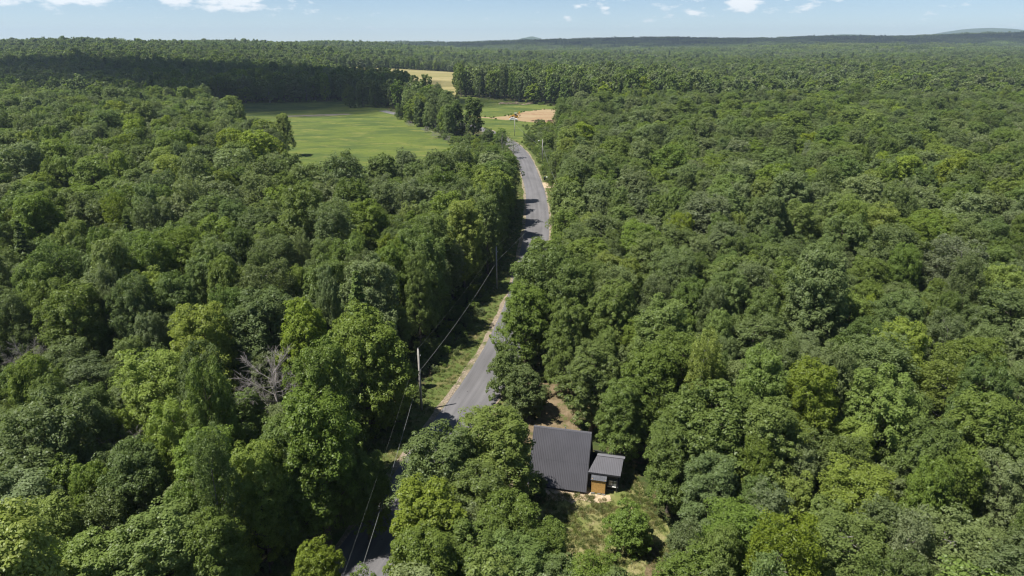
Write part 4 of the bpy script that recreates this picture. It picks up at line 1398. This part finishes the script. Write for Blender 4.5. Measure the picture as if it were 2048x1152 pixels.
WZ = 6.0
lab = ['pale cable crossing over the shaded lower road to the nearest pole', 'pale cable between the nearest and second utility poles',
       'pale cable running from the second pole into the trees right of the road', 'pale line slanting down from the lamp pole into the trees',
       'pale cable between the lamp pole and the farthest pole']
lab2 = ['thin upper wire from the nearest pole top over the lower road', 'thin upper wire between the tops of the nearest and second poles',
        'thin upper wire from the second pole top into the right trees', 'thin upper wire from the lamp pole top into the near trees',
        'thin upper wire between the tops of the two farthest poles']
for i in range(5):
    a, b = PO[i], PO[i + 1]
    wire('overhead_cable', (a[0] + .18, a[1], WZ), (b[0] + .18, b[1], WZ), .75, .017 if i < 3 else .026, lab[i])
    wire('overhead_wire', (a[0], a[1], a[2] + .17), (b[0], b[1], b[2] + .17), .6, .0035, lab2[i])

# ------------------------------------------------------------------ wheelie bins at the driveway
M_BIN = mat('dark_bin_plastic', (.022, .028, .036), .45, .4)
M_LID = mat('pale_lid', (.62, .64, .56), .4, .4)


def bin_(x, y, rz, lid, label):
    e = empty('wheelie_bin', (x, y, 0), rz, label, 'bin', 'bins by the driveway')
    mb = MB(); b = .26; t = .33
    mb.add([(-b, -b, .08), (b, -b, .08), (b, b, .08), (-b, b, .08), (-t, -t * 1.1, 1.12), (t, -t * 1.1, 1.12), (t, t * 1.1, 1.12), (-t, t * 1.1, 1.12)],
           [(3, 2, 1, 0), (0, 1, 5, 4), (1, 2, 6, 5), (2, 3, 7, 6), (3, 0, 4, 7), (4, 5, 6, 7)])
    mb.build('body', M_BIN, e, bevel=.03)
    l = MB().add([(-.36, -.42, 1.13), (.36, -.42, 1.13), (.36, .42, 1.15), (-.36, .42, 1.15), (-.30, -.34, 1.2), (.30, -.34, 1.2), (.30, .36, 1.25), (-.30, .36, 1.25)],
                 [(3, 2, 1, 0), (0, 1, 5, 4), (1, 2, 6, 5), (2, 3, 7, 6), (3, 0, 4, 7), (4, 5, 6, 7)]).build('lid', lid, e)
    MB().tube([(-.3, .46, 1.12), (.3, .46, 1.12)], .02, 6).build('handle', M_BIN, e)
    for s in (-1, 1):
        MB().tube([(s * .30, .3, .12), (s * .36, .3, .12)], .12, 12).build('wheel', M_BIN, e)


bin_(11.55, 240.2, .15, M_BIN, 'black bin with black lid beside the driveway mouth, nearer the road')
bin_(12.45, 240.3, -.1, M_LID, 'black bin with pale lid beside the driveway mouth')

# ------------------------------------------------------------------ white car
M_WHITE = mat('white_car_paint', (.80, .81, .82), .25, .5)
M_CARGLASS = mat('car_glass', (.03, .035, .05), .08, .6)
M_TYRE = mat('tyre_rubber', (.02, .02, .022), .8, .2)
M_RIM = mat('alloy', (.42, .43, .45), .35, .5, .7)
M_LAMPG = mat('lamp_glass', (.75, .75, .72), .15, .6)
M_RED = mat('tail_lamp', (.45, .03, .03), .25, .5)
car = empty('parked_car', (.9, 436.5, .03), .06, 'white car parked on the grass beside the dirt lot', 'car')


def lath(prof, w, z_in=0., w_top=None):
    """Side profile (x, z) extruded across the car with tumblehome above z_in."""
    n = len(prof); wt = w_top if w_top else w
    zmx = max(z for _, z in prof); vs = []
    for s in (-1, 1):
        for x, z in prof:
            k = 0 if z <= z_in else (z - z_in) / (zmx - z_in)
            vs.append((x, s * (w + (wt - w) * k) / 2, z))
    fs = [tuple(range(n)), tuple(range(2 * n - 1, n - 1, -1))] + [(i, n + i, n + (i + 1) % n, (i + 1) % n) for i in range(n)]
    return MB().add(vs, fs)


body = [(-2.55, .42), (-2.60, .85), (-2.45, 1.06), (-1.7, 1.12), (1.05, 1.08), (2.05, .98), (2.5, .82), (2.6, .55), (2.52, .34), (2.2, .30), (-2.3, .30)]
lath(body, 1.92).build('body', M_WHITE, car, bevel=.06)
lath([(-2.28, 1.06), (-1.80, 1.60), (-1.55, 1.66), (.05, 1.66), (.35, 1.60), (1.12, 1.06)], 1.80, 1.06, 1.42).build('cabin_shell', M_WHITE, car, bevel=.04)
for s in (-1, 1):
    for x0, x1, t0, t1 in ((-1.98, -1.1, -1.72, -1.05), (-1.02, -.1, -1.0, -.14), (0., .86, -.06, .38)):
        vs = [(x0, s * .892, 1.14), (x1, s * .892, 1.14), (t1, s * .75, 1.54), (t0, s * .75, 1.54)]
        MB().prism(vs, (0, 0, 0), (0, s * .03, 0)).build('side_window', M_CARGLASS, car)
    MB().box((2.50, s * .72, .74), (.16, .34, .15)).build('headlight', M_LAMPG, car)
    MB().box((-2.54, s * .78, .88), (.12, .26, .18)).build('tail_light', M_RED, car)
    MB().box((.72, s * 1.03, 1.14), (.14, .18, .12)).build('door_mirror', M_WHITE, car)
    for x in (-1.62, 1.58):
        w = MB().tube([(x, s * .80, .34), (x, s * 1.0, .34)], .345, 18).build('wheel', M_TYRE, car, True)
        MB().tube([(x, s * .995, .34), (x, s * 1.012, .34)], .20, 14).build('rim', M_RIM, w)
MB().prism([(.50, -.66, 1.58), (.50, .66, 1.58), (1.16, .80, 1.13), (1.16, -.80, 1.13)], (0, 0, 0), (.04, 0, .03)).build('windscreen', M_CARGLASS, car)
MB().prism([(-1.88, -.66, 1.58), (-1.88, .66, 1.58), (-2.24, .78, 1.14), (-2.24, -.78, 1.14)], (0, 0, 0), (-.04, 0, .03)).build('rear_window', M_CARGLASS, car)
MB().box((2.58, 0, .62), (.06, .9, .2)).build('grille', M_BIN, car)

# ------------------------------------------------------------------ backhoe loader
M_YEL = mat('machine_yellow', (.62, .36, .035), .45, .4, var=.2, scale=2.)
M_BLACK = mat('black_steel', (.035, .033, .03), .6, .3)
bh = empty('backhoe_loader', (1.9, 453, .03), math.pi - .12, 'yellow backhoe loader standing behind the white car on orange soil', 'digger')
MB().box((.1, 0, .95), (3.6, .9, .4)).build('chassis', M_BLACK, bh, bevel=.04)
MB().add([(.5, -.5, 1.05), (2.1, -.42, 1.05), (2.1, .42, 1.05), (.5, .5, 1.05), (.5, -.5, 1.85), (2.05, -.40, 1.62), (2.05, .40, 1.62), (.5, .5, 1.85)],
         [(3, 2, 1, 0), (0, 1, 5, 4), (1, 2, 6, 5), (2, 3, 7, 6), (3, 0, 4, 7), (4, 5, 6, 7)]).build('engine_hood', M_YEL, bh, bevel=.05)
cabn = MB().box((-.45, 0, 1.75), (1.5, 1.5, 1.0)).build('cab', M_CARGLASS, bh, bevel=.05)
MB().box((-.45, 0, 1.32), (1.56, 1.56, .5)).build('cab_base', M_YEL, cabn)
MB().box((-.45, 0, 2.92), (1.85, 1.75, .12)).build('cab_roof', M_TRIM, cabn, bevel=.04)
for sx in (-1.15, .25):
    for sy in (-.7, .7):
        MB().box((sx, sy, 2.3), (.09, .09, 1.25)).build('cab_pillar', M_YEL, cabn)
for s in (-1, 1):
    w = MB().tube([(-.85, s * .72, .78), (-.85, s * 1.2, .78)], .78, 20).build('rear_wheel', M_TYRE, bh)
    MB().tube([(-.85, s * 1.19, .78), (-.85, s * 1.23, .78)], .40, 14).build('rim', M_YEL, w)
    w = MB().tube([(1.75, s * .70, .52), (1.75, s * 1.05, .52)], .52, 18).build('front_wheel', M_TYRE, bh)
    MB().tube([(1.75, s * 1.04, .52), (1.75, s * 1.08, .52)], .27, 12).build('rim', M_YEL, w)
    MB().prism([(.35, s * .62, 1.75), (.35, s * .62, 2.0), (2.35, s * .62, 1.42), (3.15, s * .62, .75), (3.0, s * .62, .6), (2.2, s * .62, 1.2)], (0, 0, 0), (0, s * .12, 0)).build('loader_arm', M_YEL, bh)
mb = MB().prism([(2.95, -1.1, .12), (3.85, -1.1, .08), (3.9, -1.1, .16), (3.15, -1.1, .3), (3.1, -1.1, .85), (3.45, -1.1, 1.1), (3.38, -1.1, 1.18), (2.9, -1.1, .95)], (0, 0, 0), (0, 2.2, 0))
mb.build('loader_bucket', M_YEL, bh)
MB().prism([(-1.9, -.16, .9), (-1.6, -.16, 1.3), (-2.45, -.16, 3.75), (-2.85, -.16, 4.05), (-3.0, -.16, 3.7), (-2.35, -.16, 2.2)], (0, 0, 0), (0, .32, 0)).build('boom', M_YEL, bh, bevel=.03)
MB().prism([(-2.75, -.13, 4.1), (-3.05, -.13, 3.95), (-3.45, -.13, 2.0), (-3.25, -.13, 1.6), (-3.05, -.13, 1.9)], (0, 0, 0), (0, .26, 0)).build('dipper', M_YEL, bh, bevel=.03)
MB().prism([(-3.1, -.38, 1.85), (-3.45, -.38, 1.75), (-3.6, -.38, 1.2), (-3.2, -.38, .8), (-2.75, -.38, .9), (-3.05, -.38, 1.15)], (0, 0, 0), (0, .76, 0)).build('hoe_bucket', M_BLACK, bh)
for s in (-1, 1):
    MB().prism([(-1.75, s * .85, 1.3), (-1.55, s * .85, 1.3), (-1.75, s * 1.05, .05), (-2.1, s * 1.05, .05)], (0, 0, 0), (0, s * .12, 0)).build('stabiliser', M_YEL, bh)
MB().tube([(-1.75, .2, 1.5), (-2.55, .2, 3.2)], [.07, .05], 8).build('ram', M_STEEL, bh)

# ------------------------------------------------------------------ small black trailer
tr = empty('flat_trailer', (16.8, 430.5, .03), .1, 'small black flat trailer at the near edge of the dirt lot', 'trailer')
MB().box((0, 0, .62), (3.4, 1.8, .12)).build('deck', M_BLACK, tr)
for s in (-1, 1):
    MB().tube([(-.3, s * .95, .36), (-.3, s * 1.12, .36)], .36, 16).build('wheel', M_TYRE, tr)
    MB().prism([(-.85, s * .93, .62), (-.62, s * .93, .86), (.02, s * .93, .86), (.25, s * .93, .62)], (0, 0, 0), (0, s * .22, 0)).build('mudguard', M_BLACK, tr)
    MB().tube([(-1.65, s * .85, .68), (-1.65, s * .85, 1.25), (1.6, s * .85, 1.05), (1.6, s * .85, .68)], .04, 6).build('rail', M_BLACK, tr)
MB().tube([(1.7, -.6, .55), (3.0, 0, .5), (1.7, .6, .55)], .05, 6).build('drawbar', M_BLACK, tr)
MB().box((-.5, .1, .95), (1.1, .8, .5)).build('tool_box', M_BIN, tr, bevel=.04)
M_SOILD = mat('dark_spoil', (.11, .07, .045), .95, .1, var=.5, scale=2.)
r = np.random.default_rng(77)
for (hx, hy, hw) in ((23.5, 431.5, 3.0), (13.0, 432.2, 2.0)):
    n = 16; V = [(0, 0, hw * .3)]; F = []
    for ring, (rr_, zz_) in enumerate(((.35, .24), (.7, .12), (1.0, -.02))):
        for k in range(n):
            a = 2 * math.pi * k / n; q = hw * rr_ * r.uniform(.8, 1.15)
            V.append((q * math.cos(a), q * .55 * math.sin(a), hw * zz_ * r.uniform(.7, 1.2)))
    for k in range(n): F.append((0, 1 + k, 1 + (k + 1) % n))
    for g in range(2):
        for k in range(n):
            F.append((1 + g * n + k, 1 + (g + 1) * n + k, 1 + (g + 1) * n + (k + 1) % n, 1 + g * n + (k + 1) % n))
    mb = MB().add(V, F)
    mb.build('soil_heap', M_SOILD, None, label='low dark soil heap right of the black trailer' if hx > 20 else 'smaller dark soil heap left of the black trailer', cat='soil heap', loc=(hx, hy, .03))

# ------------------------------------------------------------------ logs and fallen branches
M_LOG = mat('pale_log', (.36, .29, .215), .9, .1, var=.4, scale=1.5)
rl = random.Random(9)
lp = empty('log_pile', (1.5, 552, .02), 0, 'long heap of pale cut logs and branches along the wood behind the dirt lot', 'log pile')
for k in range(46):
    L_ = rl.uniform(2.5, 7.0); a = rl.gauss(0.12, .38); x = rl.uniform(-11, 13); y = rl.gauss(0, 1.5) - .25 * x; q = rl.uniform(.10, .24)
    z = q + max(0, rl.gauss(.5, .35)); t = rl.gauss(0, .08)
    d = Vector((math.cos(a) * math.cos(t), math.sin(a) * math.cos(t), math.sin(t))) * L_ / 2
    MB().tube([Vector((x, y, z)) - d, Vector((x, y, z + .05)), Vector((x, y, z)) + d], [q, q * .9, q * .7], 7).build('log', M_LOG, lp, True)
dv = VAR['dead'][0]
for k, (x, y, rz, la) in enumerate(((-25, 333, 2.6, 'pale fallen dead branches at the meadow edge nearest the road trees'), (-33, 352, 2.9, 'pale fallen dead branches under the end hedgerow tree'),
                                    (-42, 372, 2.4, 'pale fallen dead branches along the middle of the hedgerow'), (-54, 402, 2.7, 'pale fallen dead branches at the far meadow side of the hedgerow'))):
    e = empty('fallen_tree', (x, y, .5), 0, la, 'fallen branches', 'fallen branches by the hedgerow')
    o = ob('trunk', dv.trunk, e); o.rotation_euler = (0, R(80), rz); o.scale = (.45, .8, .8)

# ------------------------------------------------------------------ barn in the shaded wood far left
M_BARN = mat('pale_board', (.55, .55, .54), .8, .2, var=.2, scale=1.)
M_BROOF = mat('pale_blue_metal', (.50, .56, .60), .4, .5, .2)
bn = empty('barn', (-322, 655, 0), .3, 'small pale-roofed barn half hidden in the shaded wood left of the meadow', 'barn')
bw = MB()
bw.prism([(-5, -3.5, 0), (-5, 3.5, 0), (-5, 3.5, 6.2), (-5, 0, 8.6), (-5, -3.5, 6.2)], (0, 0, 0), (10, 0, 0))
bw.build('wall', M_BARN, bn)
for q in (1, -1):
    MB().prism([(-5.4, -q * 3.95, 6.0), (5.4, -q * 3.95, 6.0), (5.4, 0, 8.75), (-5.4, 0, 8.75)], (0, 0, 0), (0, 0, .15)).build('roof', M_BROOF, bn)
MB().box((0, -3.53, 1.5), (2.6, .08, 3.0)).build('door', M_WALL, bn)
for x in (-3.4, 3.4):
    MB().box((x, -3.53, 4.4), (1.1, .08, 1.2)).build('window', M_GLASS, bn)

# ------------------------------------------------------------------ clouds overhead whose shadows lie on the land (above the picture)
M_CLOUD = mat('cloud', (.9, .9, .9), 1., 0.)
_n = M_CLOUD.node_tree
_t = _n.nodes.new('ShaderNodeBsdfTransparent'); _m = _n.nodes.new('ShaderNodeMixShader'); _m.inputs[0].default_value = .85      # thin cloud lets light through
_n.links.new(_n.nodes['Principled BSDF'].outputs[0], _m.inputs[1]); _n.links.new(_t.outputs[0], _m.inputs[2])
_n.links.new(_m.outputs[0], _n.nodes['Material Output'].inputs['Surface'])
ico = []


def cloud(cx, cy, a, b, alt, seed, label, rot=0., n=26):
    """A flat-bottomed cumulus over the place where its shadow falls."""
    r = random.Random(seed); off = alt / math.tan(R(SUN_EL))
    ox, oy = cx + SUN_DIR.x * off, cy + SUN_DIR.y * off
    V = []; Q = []; o_ = 0
    for k in range(n):
        t = r.uniform(0, 6.28); q = math.sqrt(r.random()) * .86
        x0, y0 = a * q * math.cos(t), b * q * math.sin(t)
        x, y = x0 * math.cos(rot) - y0 * math.sin(rot), x0 * math.sin(rot) + y0 * math.cos(rot)
        s = min(a, b) * r.uniform(.22, .5) * (1.15 - .5 * q); h = s * r.uniform(.5, .9)
        nu, nv = 14, 7; ph = r.uniform(0, 6)
        for j in range(nv):
            th = math.pi * j / (nv - 1)
            for i in range(nu):
                p = 2 * math.pi * i / nu
                w = 1 + .14 * math.sin(3 * p + ph + j) + .09 * math.sin(5 * p - 2 * ph + 2 * j)
                V.append((x + s * w * math.sin(th) * math.cos(p), y + s * w * math.sin(th) * math.sin(p), max(-.12 * h, h * w * math.cos(th)) + h * .1))
        for j in range(nv - 1):
            for i in range(nu):
                Q.append((o_ + j * nu + i, o_ + (j + 1) * nu + i, o_ + (j + 1) * nu + (i + 1) % nu, o_ + j * nu + (i + 1) % nu))
        o_ += nu * nv
    me = new_mesh('cloud', [(np.array(V), np.array(Q), 0)], [M_CLOUD], smooth=(0,))
    ob('cloud', me, label=label, cat='cloud', loc=(ox, oy, alt + 46), group='clouds drifting overhead')


cloud(-490, 740, 400, 265, 760, 4, 'white cumulus shading the wood left of the meadow', .12, 64)
cloud(-175, 545, 160, 100, 760, 9, 'small white cumulus shading the far half of the meadow', .2, 80)
cloud(900, 3330, 1900, 480, 900, 5, 'long white cloud bank shading the far dark ridge', .03, 170)
cloud(2700, 3150, 900, 480, 900, 6, 'white cloud shading the ridge toward the far right', .0, 70)
cloud(-900, 3350, 700, 260, 900, 7, 'white cloud shading the ridge toward the far left', .0, 24)

# ------------------------------------------------------------------ air between the viewer and the far hills
hz = MB().box((0, 0, 122.5), (27000, 27000, 295)).mesh('haze', MATS['cloud'])
hz.materials.clear()
mh = bpy.data.materials.new('haze'); mh.use_nodes = True
nh = mh.node_tree; nh.nodes.clear()
oh = nh.nodes.new('ShaderNodeOutputMaterial'); pv = nh.nodes.new('ShaderNodeVolumePrincipled')
pv.inputs['Color'].default_value = (.66, .83, 1.0, 1)
pv.inputs['Density'].default_value = HAZE_DENSITY
pv.inputs['Anisotropy'].default_value = .1
nh.links.new(pv.outputs[0], oh.inputs['Volume'])
hz.materials.append(mh)
ob('haze', hz, kind='stuff', label='thin pale summer haze over the whole landscape', cat='haze')
